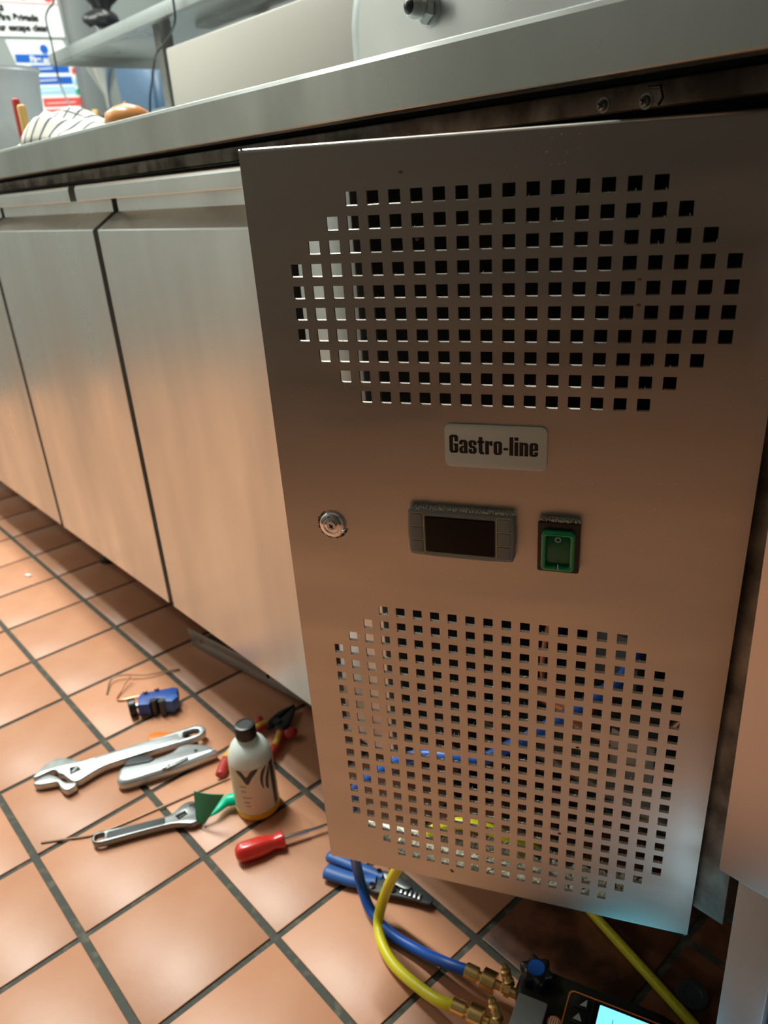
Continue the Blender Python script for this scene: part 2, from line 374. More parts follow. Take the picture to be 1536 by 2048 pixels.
bm = nb(); box(bm, *L3(-1.45, 1.30, .69, .70, .001, .1515)); obj('rear_skirt', bm, 'dark', FR)  # added unseen plate, stops light leaking in under the counter from behind
bm = nb(); box(bm, *L3(.8065, .8145, .0245, .68, .154, .785)); obj('side_lining', bm, 'lining', FR)
for x, y in ((-1.35, .12), (-.3, .12), (-1.35, .62), (-.3, .62), (.78, .62), (.78, .16), (1.12, .62)):
    bm = nb(); lathe(bm, [(0, 0), (.024, 0), (.024, .008), (.014, .014), (.014, .09), (.019, .092), (.019, .152), (0, .152)], 20, Matrix.Translation((x, y - .35, -.15)))
    obj('leg', bm, 'black', FR)
def door(x0, x1):
    z0, zt = .151, .7245
    d = nb(); prof = [(YD, z0), (YD, zt - .002), (YD + .0015, zt), (YD + .030, zt + .018), (YD + .034, zt + .020), (YD + .034, .764), (YD + .002, .7605),
                      (YD - .004, .7615), (YD - .006, .765), (YD - .006, .776), (YD - .004, .7795), (YD, .7805), (YD + .036, .7805), (YD + .040, .778), (YD + .040, z0)]
    # body of the door with finger recess, then the projecting lip as its own part
    body = prof[:6] + [(YD + .040, .764), (YD + .040, z0)]
    def ext(pr, xa, xb, bmm):
        R = [[bmm.verts.new((x, y - .35, z - .15)) for y, z in pr] for x in (xa, xb)]
        k = len(pr)
        for a in range(k): bmm.faces.new((R[0][a], R[0][(a + 1) % k], R[1][(a + 1) % k], R[1][a]))
        bmm.faces.new(R[0][::-1]); bmm.faces.new(R[1])
    ext(body, x0, x1, d)
    o = obj('door', d, 'steel_door', FR, angle=12)
    h = nb(); lip = [(YD + .040, .7605), (YD - .0060, .7602), (YD - .0068, .7610), (YD - .007, .765), (YD - .007, .775), (YD - .005, .7790), (YD - .001, .7805), (YD + .040, .7805)]
    ext(lip, x0 - .032, x1 - .038, h); obj('handle_lip', h, 'steel_door', o, angle=12)
    g = nb(); ext([(YD + .0402, z0 + .005), (YD + .0402, .775), (YD + .0408, .775), (YD + .0408, z0 + .005)], x0 + .008, x1 - .008, g); obj('gasket', g, 'black_rub', o)
    return o
door(.279, .702); door(-.201, .262); door(-.70, -.218); door(-1.19, -.72)
# two round-head screws with little brackets under the worktop
for x, zz in ((1.027, .7905), (1.0563, .7895)):
    bm = nb(); lathe(bm, [(0, .0024), (.0018, .0023), (.0028, .0017), (.0032, 0), (.0046, 0), (.0046, -.001), (0, -.001)], 18, Matrix.Translation((x, .0395 - .35, zz - .15)) @ Matrix.Rotation(PI / 2, 4, 'X'))
    s = obj('screw', bm, 'steel_dark', FR)
    bm = nb()
    for a in (0, PI / 2):
        box(bm, -.0022, .0022, -.0005, .0005, -.0002, .0002, 0, 2, Matrix.Translation((x, .0366 - .35, zz - .15)) @ Matrix.Rotation(a + .5, 4, 'Y') @ Matrix.Rotation(PI / 2, 4, 'X'))
    obj('screw_slot', bm, 'black', s)
bm = nb(); tube(bm, [(1.0590 - .0, .0365 - .35, .7965 - .15), (1.067, .0365 - .35, .796 - .15), (1.069, .0365 - .35, .790 - .15), (1.0665, .0365 - .35, .7865 - .15)], .0009, 8); obj('cable_clip', bm, 'black', FR)

# ------------------------------------------------------------ service panel, swung open
PR = Euler((math.radians(1.71), math.radians(.74), math.radians(30.4)))
PO = Vector((0.90115781, -0.11549918, 0.74889271)); R3 = PR.to_matrix()
BU, BW = .1312, -.5960
SP = thing('service_panel', 'perforated stainless compressor panel swung open from the counter, with name plate, controller and green switch', 'panel', PO + R3 @ Vector((BU, 0, BW)), PR)
U0, U1, WT_, WB = -.0315, .2945, .0322, -.5955
def uw(u, w): return (u - BU, w - BW)
TH = .0014
pat = [14, 16, 18, 20]
def cols(k): return (10 - k // 2, 10 + k // 2)       # first, last+1
def band(bm, rows, cu, cw, pu, pw, hs, w_top, w_bot):
    nr = len(rows)
    ub = [U0]; 
    for c in range(20): ub += [cu + c * pu - hs / 2, cu + c * pu + hs / 2]
    ub.append(U1)
    wb = [w_top]
    for r in range(nr): wb += [cw - r * pw + hs / 2, cw - r * pw - hs / 2]
    wb.append(w_bot)
    solid = [[True] * (len(ub) - 1) for _ in range(len(wb) - 1)]
    for r, k in enumerate(rows):
        a, b = cols(k)
        for c in range(a, b): solid[2 * r + 1][2 * c + 1] = False
    vf, vb = {}, {}
    def V(i, j, back):
        D = vb if back else vf
        if (i, j) not in D:
            wv = wb[i]
            if not back and 0 < i < len(wb) - 1 and i % 2 == 0: wv -= (.0005 if hs > .0075 else .0012)      # lower hole edges chamfered
            x, z = uw(ub[j], wv); D[(i, j)] = bm.verts.new((x, TH if back else 0, z))
        return D[(i, j)]
    # merge fully solid strips horizontally between hole rows to keep it light
    for i in range(len(wb) - 1):
        for j in range(len(ub) - 1):
            if solid[i][j]:
                for bk in (False, True): bm.faces.new((V(i, j, bk), V(i + 1, j, bk), V(i + 1, j + 1, bk), V(i, j + 1, bk)))
            else:
                q = [(i, j), (i + 1, j), (i + 1, j + 1), (i, j + 1)]
                for a in range(4):
                    p0, p1 = q[a], q[(a + 1) % 4]
                    bm.faces.new((V(*p0, False), V(*p1, False), V(*p1, True), V(*p0, True)))
bm = nb()
band(bm, [14, 16, 18, 20, 20, 20, 20, 18, 16, 14], 0, 0, .014, .01414, .0077, WT_ - .0026, -.145)
band(bm, [14, 16, 18] + [20] * 14 + [18, 16, 14], .0008, -.30156, .01386, .0140, .0072, -.285, WB + .0024)
for y in (0, TH):
    a, b = uw(U0, -.145); c, d = uw(U1, -.285)
    bm.faces.new([bm.verts.new(p) for p in ((a, y, b), (a, y, d), (c, y, d), (c, y, b))])
bmesh.ops.remove_doubles(bm, verts=bm.verts[:], dist=1e-6)
# folded edges: quarter-round bends and return flanges
def fold(p0, p1, outward, depth):
    """bend along p0-p1 (u,w); outward = unit (du,dw); quarter round of radius r then a flange going back"""
    r = .0026; pr = []
    for k in range(5):
        a = PI / 2 * k / 4; pr.append((math.sin(a) * r - r, r - math.cos(a) * r))
    pr.append((0, depth)); pr.append((-.0014, depth)); pr.append((-.0014, r)); pr.append((-r, TH))
    R = []
    for q in (p0, p1):
        x, z = uw(*q); R.append([bm.verts.new((x + outward[0] * a, y, z + outward[1] * a)) for a, y in pr])
    k = len(pr)
    for a in range(k - 1): bm.faces.new((R[0][a], R[0][a + 1], R[1][a + 1], R[1][a]))
    bm.faces.new(R[0]); bm.faces.new(R[1])
fold((U0, WT_), (U1, WT_), (0, 1), .020)
fold((U0, WB), (U1, WB), (0, -1), .050)
fold((U0, WT_), (U0, WB), (-1, 0), .016)
fold((U1, WT_), (U1, WB), (1, 0), .012)
sheet = obj('perforated_sheet', bm, 'steel_panel', SP, smooth=False)
# dust lying on the bottom return flange and lint caught in the lower holes
def lumps(bm, pts, size):
    for p in pts:
        t = bmesh.new(); bmesh.ops.create_icosphere(t, subdivisions=1, radius=1)
        s = random.uniform(.5, 1) * size
        for v in t.verts: v.co = v.co * random.uniform(.6, 1.3)
        merge(bm, t, Matrix.Translation(p) @ Matrix.Rotation(random.uniform(0, 6), 4, 'Z') @ Matrix.Diagonal((s * 1.3, s, s * .55, 1)))
bm = nb(); x0, z0 = uw(U0 + .02, WB + .001)
lumps(bm, [(x0 + random.random() * .285, .004 + random.random() * .043, z0 + .0008) for _ in range(1500)], .0032)
d = obj('dust_layer', bm, 'dust', SP); d['kind'] = 'stuff'; d['label'] = 'pale fluffy dust on the inner bottom fold of the panel'
bm = nb()
def fibre(u, w, y, L, ang, r=.00012):
    x, z = uw(u, w); dx, dz = math.cos(ang) * L, math.sin(ang) * L
    pts = crs([(x, y, z), (x + dx * .5 + random.uniform(-.2, .2) * L, y - .0006, z + dz * .5), (x + dx, y - random.uniform(0, .0008), z + dz)], 2)
    tube(bm, pts, r, 3)
for r in range(20):
    k = ([14, 16, 18] + [20] * 14 + [18, 16, 14])[r]; a, b = cols(k)
    for c in range(a, b):
        dens = math.exp(-((c - 9) / 6) ** 2 - ((r - 13) / 7) ** 2) * 3.2 + .35
        for _ in range(int(dens + random.random())):
            fibre(.0008 + c * .01386 + random.uniform(-.0036, .0036), -.30156 - r * .014 - .0036, random.uniform(-.0003, .0008), random.uniform(.0012, .0035), random.uniform(.2, 2.9))
for r in range(10):
    k = [14, 16, 18, 20, 20, 20, 20, 18, 16, 14][r]; a, b = cols(k)
    for c in range(a, b):
        if random.random() < .5: fibre(c * .014 + random.uniform(-.0036, .0036), -r * .01414 - .0043, -.0001, random.uniform(.0008, .002), random.uniform(.9, 2.2))
d = obj('lint', bm, 'fuzz', SP, smooth=False); d['kind'] = 'stuff'; d['label'] = 'fine lint clinging to the vent holes'
# flecks of grease
bm = nb()
for u, w in ((.075, .013), (.0835, -.0255), (.216, -.052), (.2165, -.0665), (.185, -.505), (.0905, -.5795), (.0895, -.578), (.196, -.4085)):
    x, z = uw(u, w); t = bmesh.new(); bmesh.ops.create_icosphere(t, subdivisions=2, radius=1)
    for v in t.verts: v.co *= random.uniform(.7, 1.2)
    bm = nb(); merge(bm, t, Matrix.Translation((x, -.0002, z)) @ Matrix.Diagonal((.0014, .0004, .0009, 1))); obj('grease_fleck', bm, 'grease', SP)

# name plate: corners in panel units (pitch 14 mm scale .7)
k7 = .7
pu0, pu1, pw0, pw1 = .1385 * k7, .2374 * k7, -.2502 * k7, -.2060 * k7
x0, z0 = uw(pu0, pw0); x1, z1 = uw(pu1, pw1)
pl = obj('name_plate', flat([rrect(x0, x1, z0, z1, .0042)], .0018, .0005, 0, Matrix.Translation((0, -.0009, 0)) @ XZ), 'plate', SP)
pl['label'] = 'white rounded name plate reading Gastro-line'
def glyph(ch):
    W = 62
    def cap(x0, x1, y0, y1, cut, sx):      # block with cut corners (top left, top right, bottom right, bottom left)
        tl, tr, br, bl = cut; c = 13
        pts = []
        pts += [(x0, y1)] if not tl else [(x0, y1 - c), (x0 + c, y1)]
        pts += [(x1, y1)] if not tr else [(x1 - c, y1), (x1, y1 - c)]
        pts += [(x1, y0)] if not br else [(x1, y0 + c), (x1 - c, y0)]
        pts += [(x0, y0)] if not bl else [(x0 + c, y0), (x0, y0 + c)]
        return pts
    C = cap
    if ch == 'G': return 66, [C(0, 27, 0, 136, (1, 0, 0, 1), 0), C(27, 66, 118, 136, (0, 1, 0, 0), 0), C(27, 66, 0, 18, (0, 0, 1, 0), 0), C(39, 66, 88, 124, (0, 0, 0, 0), 0), C(39, 66, 10, 70, (0, 0, 0, 0), 0), C(33, 40, 56, 70, (0, 0, 0, 0), 0)]
    if ch == 'a': return 62, [C(35, 62, 0, 100, (0, 1, 0, 0), 0), C(0, 36, 84, 100, (1, 0, 0, 0), 0), C(0, 26, 66, 90, (0, 0, 0, 0), 0), C(10, 36, 44, 56, (1, 0, 0, 0), 0), C(0, 26, 0, 52, (1, 0, 0, 1), 0), C(20, 36, 0, 14, (0, 0, 0, 0), 0)]
    if ch == 's': return 60, [C(0, 26, 46, 100, (1, 0, 0, 1), 0), C(20, 60, 84, 100, (0, 1, 0, 0), 0), C(34, 60, 66, 90, (0, 0, 0, 0), 0), C(12, 46, 42, 58, (0, 0, 0, 0), 0), C(34, 60, 0, 54, (0, 1, 1, 0), 0), C(0, 40, 0, 15, (0, 0, 0, 1), 0), C(0, 26, 8, 34, (0, 0, 0, 0), 0)]
    if ch == 't': return 48, [C(8, 36, 0, 128, (0, 0, 0, 1), 0), C(-2, 48, 82, 99, (0, 0, 0, 0), 0), C(30, 48, 0, 15, (0, 0, 0, 0), 0)]
    if ch == 'r': return 54, [C(0, 28, 0, 100, (0, 0, 0, 0), 0), C(34, 54, 66, 100, (0, 0, 0, 0), 0), C(26, 36, 78, 93, (0, 0, 0, 0), 0)]
    if ch == 'o': return 62, [C(0, 26, 0, 100, (1, 0, 0, 1), 0), C(36, 62, 0, 100, (0, 1, 1, 0), 0), C(24, 38, 85, 100, (0, 0, 0, 0), 0), C(24, 38, 0, 15, (0, 0, 0, 0), 0)]
    if ch == '-': return 38, [C(2, 36, 38, 54, (0, 0, 0, 0), 0)]
    if ch == 'l': return 28, [C(0, 28, 0, 136, (0, 0, 0, 0), 0)]
    if ch == 'i': return 28, [C(0, 28, 0, 100, (0, 0, 0, 0), 0), C(0, 28, 112, 136, (0, 0, 0, 0), 0)]
    if ch == 'n': return 64, [C(0, 28, 0, 100, (0, 0, 0, 0), 0), C(37, 64, 0, 100, (0, 1, 0, 0), 0), C(26, 40, 83, 97, (0, 0, 0, 0), 0)]
    if ch == 'e': return 62, [C(0, 26, 0, 100, (1, 0, 0, 1), 0), C(36, 62, 44, 100, (0, 1, 0, 0), 0), C(24, 38, 85, 100, (0, 0, 0, 0), 0), C(24, 62, 44, 56, (0, 0, 0, 0), 0), C(24, 38, 0, 15, (0, 0, 0, 0), 0), C(36, 62, 0, 34, (0, 0, 1, 0), 0)]
word = 'Gastro-line'; tot = sum(glyph(c)[0] for c in word) + 8 * (len(word) - 1)
tw = .0600; sc = tw / tot; cx = x0 + .0034; bz = z0 + .0104
bm = nb(); pen = 0
for ch in word:
    wd, ps = glyph(ch)
    for p in ps:
        vs = [bm.verts.new((cx + (pen + a) * sc, -.00195, bz + b * sc * 1.04)) for a, b in p]; f = bm.faces.new(vs)
    pen += wd + 8
ex = bmesh.ops.extrude_face_region(bm, geom=bm.faces[:])
bmesh.ops.translate(bm, vec=(0, .0002, 0), verts=[g for g in ex['geom'] if isinstance(g, bmesh.types.BMVert)])
o = obj('lettering', bm, 'ink_blk', pl, smooth=False); o['label'] = 'black condensed lettering Gastro-line'
# barrel lock
lu, lw = uw(.0101 * k7, -.3267 * k7)
ML = Matrix.Translation((lu, 0, lw)) @ Matrix.Rotation(PI / 2, 4, 'X')
bm = nb(); lathe(bm, [(0, .0038), (.0048, .0038), (.0052, .0034), (.0060, .0034), (.0064, .0040), (.0086, .0037), (.0098, .0026), (.0108, .0012), (.0110, 0), (0, 0)], 36, ML)
lock = obj('barrel_lock', bm, 'chrome', SP, angle=50)
bm = nb(); lathe(bm, [(0, .0042), (.0036, .0042), (.0038, .0036), (0, .0036)], 24, ML)
obj('lock_core', bm, 'chrome_worn', lock)
bm = nb(); box(bm, -.0006, .0006, -.0021, .0021, .0040, .0044, 0, 2, ML @ Matrix.Rotation(.6, 4, 'Z')); box(bm, -.0016, .0016, -.0005, .0005, .0040, .0044, 0, 2, ML @ Matrix.Rotation(.6, 4, 'Z'))
obj('keyhole', bm, 'ink_blk', lock)
bm = nb(); pts = []
for _ in range(80):
    a = random.uniform(2.0, 6.0); rr = .0112 + random.uniform(-.0004, .0006); pts.append((lu + rr * math.cos(a), -.0006, lw + rr * math.sin(a)))
lumps(bm, pts, .0007); g = obj('grime_ring', bm, 'grease', lock); g['kind'] = 'stuff'

# temperature controller
cu0, cu1, cw0, cw1 = .0985 * k7, .2088 * k7, -.3502 * k7, -.2955 * k7
x0, z0 = uw(cu0, cw0); x1, z1 = uw(cu1, cw1); ch_ = z1 - z0
out = [(x0 + .0015, z0 + .001), (x0 + .02, z0), (x1 - .02, z0), (x1 - .0015, z0 + .001), (x1 - .0002, z0 + .004), (x1 + .0007, (z0 + z1) / 2), (x1 - .0002, z1 - .003), (x1 - .0015, z1), (x0 + .0015, z1), (x0 + .0002, z1 - .003), (x0 - .0007, (z0 + z1) / 2), (x0 + .0002, z0 + .004)]
ct = obj('temperature_controller', flat([out], .0085, .0022, 0, Matrix.Translation((0, -.0032, 0)) @ XZ), 'ctl', SP, angle=50)
ct['label'] = 'grey digital thermostat with an unlit dark display'
dx0, dx1, dz0, dz1 = x0 + .0130, x1 - .0138, z0 + .0048, z1 - .0052
obj('display_window', flat([rrect(dx0, dx1, dz0, dz1, .001)], .0008, .0002, 0, Matrix.Translation((0, -.0076, 0)) @ XZ), 'ctl_glass', ct)
def bar2(bm, pts, wd, y):
    for a, b in zip(pts, pts[1:]):
        a, b = Vector((a[0], y, a[1])), Vector((b[0], y, b[1])); d = (b - a).normalized(); s = Vector((-d.z, 0, d.x)) * wd / 2; e = d * wd / 2
        bm.faces.new([bm.verts.new(p) for p in (a - e - s, b + e - s, b + e + s, a - e + s)])
hh = (dz1 - dz0 + .004) / 3; zb = dz0 - .0015
for sx, xa, xb in ((1, x0 + .0030, dx0 - .0010), (-1, x1 - .0030, dx1 + .0012)):
    zt_ = zb + 3 * hh; bm = nb()
    bar2(bm, [(xa, zt_), (xb - sx * .001, zt_), (xb, zt_ - .001), (xb, zb + .001), (xb - sx * .001, zb), (xa, zb)], .00045, -.00765)
    for q in (1, 2): bar2(bm, [(xa, zb + q * hh), (xb, zb + q * hh)], .00045, -.00765)
    obj('button_outline', bm, 'ctl_line', ct, smooth=False)
for sx, xa, xb in ((1, x0 + .0030, dx0 - .0022), (-1, dx1 + .0024, x1 - .0030)):
    for q in range(3):
        obj('button', flat([rrect(min(xa, xb), max(xa, xb), zb + q * hh + .0008, zb + (q + 1) * hh - .0008, .0006)], .0006, .0002, 0, Matrix.Translation((0, -.00755, 0)) @ XZ), 'ctl', ct)
bm = nb()
for _ in range(900):
    xx = random.uniform(x0, x1); yy = -random.uniform(.0002, .0068); tube(bm, [(xx, yy, z1 - .0004), (xx + random.uniform(-.0006, .0006), yy - .0003, z1 + random.uniform(.0003, .0014))], .00016, 3)
d = obj('dust_top', bm, 'fuzz', ct, smooth=False); d['kind'] = 'stuff'

# rocker switch
sx0, sx1, sw0, sw1 = .2312 * k7, .2720 * k7, -.3548 * k7, -.2990 * k7
x0, z0 = uw(sx0, sw0); x1, z1 = uw(sx1, sw1)
sw = obj('power_switch', flat([rrect(x0, x1, z0, z1, .0016)], .0075, .001, 0, Matrix.Translation((0, -.0030, 0)) @ XZ), 'black', SP)
sw['label'] = 'green rocker switch under a clear boot in a black surround'
cxs, czs = (x0 + x1) / 2, (z0 + z1) / 2
boot = [(x0 + .0028, z0 + .0035), (x1 - .0028, z0 + .0035), (x1 - .0028, z1 - .0050), (x0 + .0028, z1 - .0050)]
bm = flat([rrect(x0 + .0030, x1 - .0030, z0 + .0030, z1 - .0060, .0030), rrect(x0 + .0062, x1 - .0062, z0 + .0062, z1 - .0092, .0016)], .0050, .0012, 0, Matrix.Translation((0, -.0085, 0)) @ XZ)
obj('rocker_rim', bm, 'sw_green', sw, angle=50)
bm = nb(); box(bm, x0 + .0060, x1 - .0060, -.0080, -.0050, z0 + .0060, z1 - .0090, .0004)
obj('rocker', bm, 'sw_green_d', sw)
bm = nb(); ring = [(cxs + .0017 * math.cos(a * PI / 10), z1 - .0112 + .0017 * math.sin(a * PI / 10)) for a in range(21)]
bar2(bm, ring, .0006, -.0112); bar2(bm, [(cxs + .0005, z0 + .0052), (cxs + .0005, z0 + .0085)], .0006, -.0112)
obj('switch_marks', bm, 'white_ink', sw, smooth=False)
bm = nb()
for _ in range(500):
    xx = random.uniform(x0 + .0005, x1 - .0005); yy = -random.uniform(.0002, .0066); tube(bm, [(xx, yy, z1 - .0003), (xx + random.uniform(-.0008, .0008), yy - .0006, z1 + random.uniform(.0004, .0018))], .00016, 3)
d = obj('dust_top', bm, 'fuzz', sw, smooth=False); d['kind'] = 'stuff'

# ------------------------------------------------------------ condensing unit inside the compartment
CU = thing('condensing_unit', 'dark compressor unit with copper pipes behind the perforated panel', 'compressor', (.985, .36, .156))
bm = nb(); box(bm, -.150, .150, -.235, .25, .0, .012, .002); obj('base_tray', bm, 'steel_dirty', CU)
bm = nb(); lathe(bm, [(0, .012), (.085, .012), (.092, .03), (.092, .10), (.088, .13), (.070, .155), (.03, .168), (0, .17)], 32, Matrix.Translation((.02, .02, 0)) @ Matrix.Diagonal((1, 1.15, 1, 1))); cp = obj('compressor_shell', bm, 'black', CU)
bm = nb(); box(bm, -.075, -.015, -.125, -.075, .05, .12, .004); obj('electrical_box', bm, 'ctl', CU)
bm = nb(); box(bm, -.14, .14, .12, .16, .03, .30); obj('condenser_coil', bm, 'dark_grey', CU)
bm = nb()
for k in range(7): tube(bm, crs([(-.13, .115, .05 + k * .036), (-.142, .10, .06 + k * .036), (-.13, .10, .077 + k * .036)], 4), .004, 8)
obj('coil_bend', bm, 'copper', CU)
bm = nb(); tube(bm, crs([(-.02, -.05, .13), (-.06, -.12, .19), (-.09, -.17, .16), (-.095, -.19, .08), (-.06, -.20, .045), (.02, -.20, .05), (.07, -.17, .10), (.09, -.1, .2), (.09, 0, .33)], 8), .004, 10); obj('suction_pipe', bm, 'copper', CU)
bm = nb(); tube(bm, crs([(-.05, -.04, .12), (-.11, -.10, .17), (-.125, -.17, .24), (-.11, -.19, .30), (-.08, -.1, .34)], 8), .003, 10); obj('discharge_pipe', bm, 'copper', CU)
bm = nb(); cyl(bm, (-.10, -.195, .055), (-.02, -.195, .055), .011, n=20, bev=.003); obj('filter_drier', bm, 'copper', CU)
bm = nb(); box(bm, .01, .06, -.215, -.15, .014, .075, .003); obj('pressure_switch', bm, 'steel_dark', CU)

# ------------------------------------------------------------ neighbouring cabinet on the right
AC = thing('steel_cabinet', 'plain satin steel cabinet at the right edge, raised on a steel upright', 'cabinet', (1.40, .25, 0))
bm = nb(); box(bm, 1.1742 - 1.40, .25, -.25, -.235, .2915, .795, .0012); obj('front_panel', bm, 'steel_adj', AC)
bm = nb(); box(bm, 1.1795 - 1.40, .25, -.2345, .44, .2950, .795, .001); obj('cabinet_body', bm, 'steel_dark', AC)
bm = nb(); box(bm, 1.188 - 1.40, 1.2195 - 1.40, -.249, -.215, 0, .2945, .0015); o = obj('leg', bm, 'steel_leg', AC)
bm = nb(); box(bm, 1.2215 - 1.40, .25, -.240, -.228, .02, .2945, .001); obj('lower_panel', bm, 'steel_leg', AC)

# ------------------------------------------------------------ fallen plinth rail under the counter
ang = math.atan2(.107 - .0735, .50 - .172)
PLR = thing('plinth_rail', 'grey steel plinth rail with bolt holes lying loose under the doors', 'rail', (.172, .0735, .0), (math.radians(-7), math.radians(-2.2), ang))
def hole_circle(x, y, r, n=14): return [(x + r * math.cos(2 * PI * k / n), y + r * math.sin(2 * PI * k / n)) for k in range(n)]
bm = flat([[(-.012, .031), (.004, .0), (.55, .0), (.55, .031)], hole_circle(.033, .017, .0045), hole_circle(.222, .016, .0045), hole_circle(.41, .016, .0045)], .0016, .0004, 0, XZ)
obj('front_web', bm, 'steel_dark', PLR)
bm = nb(); box(bm, .045, .55, .0, .045, .0285, .030); obj('top_flange', bm, 'steel_dark', PLR)

# ------------------------------------------------------------ tools on the floor
def knurl(bm, a, b, r, n=20, rings=6, amp=.0005):
    mt, Ln = frame_to(a, b); prof = []
    t = bmesh.new(); R = []
    m_ = rings * 3
    for i in range(m_ + 1):
        z = Ln * i / m_; rr0 = r - (.0012 if i in (0, m_) else 0)
        R.append([t.verts.new(((rr0 + (amp if (k + i) % 2 else -amp)) * math.cos(2 * PI * k / (n * 2)), (rr0 + (amp if (k + i) % 2 else -amp)) * math.sin(2 * PI * k / (n * 2)), z)) for k in range(n * 2)])
    for A, B in zip(R, R[1:]):
        for k in range(n * 2): t.faces.new((A[k], A[(k + 1) % (n * 2)], B[(k + 1) % (n * 2)], B[k]))
    t.faces.new(R[0][::-1]); t.faces.new(R[-1]); merge(bm, t, mt)

# large adjustable wrench
BW1 = thing('adjustable_wrench', 'large bright chrome adjustable wrench, jaws to the left, lying on the tiles', 'wrench', (.3357, -.2669, 0), (0, math.radians(-1.4), math.radians(68.2)))
body = [(0, 3), (4, 13), (14, 24), (26, 31), (36, 31), (48, 24), (60, 14), (72, 9), (90, 9.5), (150, 11.5), (200, 13.5), (226, 14.5), (238, 12), (244, 4), (244, -3), (238, -10), (226, -13), (200, -13),
        (150, -13.5), (105, -15), (88, -19), (74, -26), (64, -31), (56, -31), (50, -24), (44, -14), (40, -7), (34, -2), (31, 5), (25, 8.5), (14, 6)]
slot = mm([(212, 6), (216, 8.5), (228, 8.5), (235, 5), (236, -3), (230, -8), (216, -9), (211, -5)])
win = mm([(50, 2.5), (60, 1.5), (65, -9), (52, -13)])
obj('body', flat([mm(sm(body, 3)), slot, win], .011, .0014, .0075), 'satin', BW1, angle=50)
obj('web_recess', flat([mm(rrect(84, 205, -8.5, 7, 3))], .0006, .0002, .0132), 'alloy', BW1)
jaw = [(1, -6), (10, -1), (20, 1), (29, -5), (35, -12), (41, -22), (48, -29), (58, -33), (58, -39), (48, -44), (42, -40), (37, -31), (33, -20), (24, -18), (10, -15), (3, -11)]
obj('movable_jaw', flat([mm(sm(jaw, 3))], .0105, .0014, .0070), 'satin', BW1, angle=50)
bm = nb(); knurl(bm, (.053, -.0105, .0085), (.061, .0005, .0085), .0050, 12, 4, .0004); obj('knurl', bm, 'steel_grey', BW1, angle=15)

# small adjustable wrench
BW2 = thing('adjustable_wrench', 'small dull grey adjustable wrench gripping a strip of green tape', 'wrench', (.5035, -.2500, .0026), (0, 0, math.radians(63.3)))
body = [(0, 0), (2, 6.5), (9, 9.5), (20, 9.5), (60, 7.5), (96, 8.5), (106, 14), (113, 21), (122, 25), (130, 23), (133, 15), (136, 4), (136, -8), (133, -14), (124, -16), (108, -10), (90, -8), (50, -9), (20, -10.5), (8, -10), (2, -6)]
slot = mm(rrect(4.5, 15.5, -5.5, 5.5, 3)); win = mm([(106, 4), (117, 10), (120.5, 3), (110, -3)])
obj('body', flat([mm(sm(body, 2)), slot, win], .009, .0015, .0048), 'steel_grey', BW2, angle=50)
obj('web_recess', flat([mm(rrect(19, 92, -6, 5, 2))], .0005, .0001, .0094), 'dark_grey', BW2)
bm = nb(); knurl(bm, (.1085, .0005, .0050), (.1185, .0055, .0050), .0042, 12, 4, .0004); obj('knurl', bm, 'black', BW2, angle=15)
jaw = [(124, -15), (134, -14), (139, -6), (141, 6), (134, 6), (128, -2), (122, -6)]
obj('movable_jaw', flat([mm(jaw)], .008, .0012, .0046), 'steel_grey', BW2)
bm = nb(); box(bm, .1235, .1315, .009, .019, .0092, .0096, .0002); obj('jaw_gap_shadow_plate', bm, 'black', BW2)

# green tape strip held in the jaw (folded: one leaf stands up, one lies curled)
GT = thing('green_tape_strip', 'folded strip of shiny green tape caught in the small wrench', 'tape', (.572, -.128, 0))
bm = nb()
A = [Vector(p) for p in ((-.004, -.004, .011), (.006, .010, .009), (.032, .018, .067), (-.026, .016, .046), (-.034, .008, .036))]
def sheet_of(bm, P4, th=.0012, n=6, curl=0):
    a, b, c, d = [Vector(p) for p in P4]; g = []
    for i in range(n + 1):
        row = []
        for j in range(n + 1):
            u, v = i / n, j / n; p = (a * (1 - u) + b * u) * (1 - v) + (d * (1 - u) + c * u) * v
            nn = (b - a).cross(d - a).normalized(); p = p + nn * curl * math.sin(PI * u) * (0.4 + v)
            row.append((bm.verts.new(p + nn * th / 2), bm.verts.new(p - nn * th / 2)))
        g.append(row)
    for i in range(n):
        for j in range(n):
            for s in (0, 1): bm.faces.new((g[i][j][s], g[i + 1][j][s], g[i + 1][j + 1][s], g[i][j + 1][s]))
    for k in range(n):
        for (p, q) in ((g[k][0], g[k + 1][0]), (g[k][n], g[k + 1][n])): bm.faces.new((p[0], q[0], q[1], p[1]))
        for (p, q) in ((g[0][k], g[0][k + 1]), (g[n][k], g[n][k + 1])): bm.faces.new((p[0], q[0], q[1], p[1]))
sheet_of(bm, ((.001, -.010, .010), (.012, -.004, .008), (.030, .022, .052), (-.006, -.002, .050)), curl=.002)
obj('standing_leaf', bm, 'green_tape', GT)
bm = nb(); pts = crs([(.004, -.004, .010), (.008, .014, .012), (.004, .034, .014), (.012, .048, .016)], 6)
tube(bm, pts, .006, 12, rads=[.0022 + .0070 * min(1, max(0, (i / len(pts) - .25) * 2.2)) * (1 if i < len(pts) - 2 else .5) for i in range(len(pts))], flat=.8)
obj('curled_leaf', bm, 'green_bright', GT)

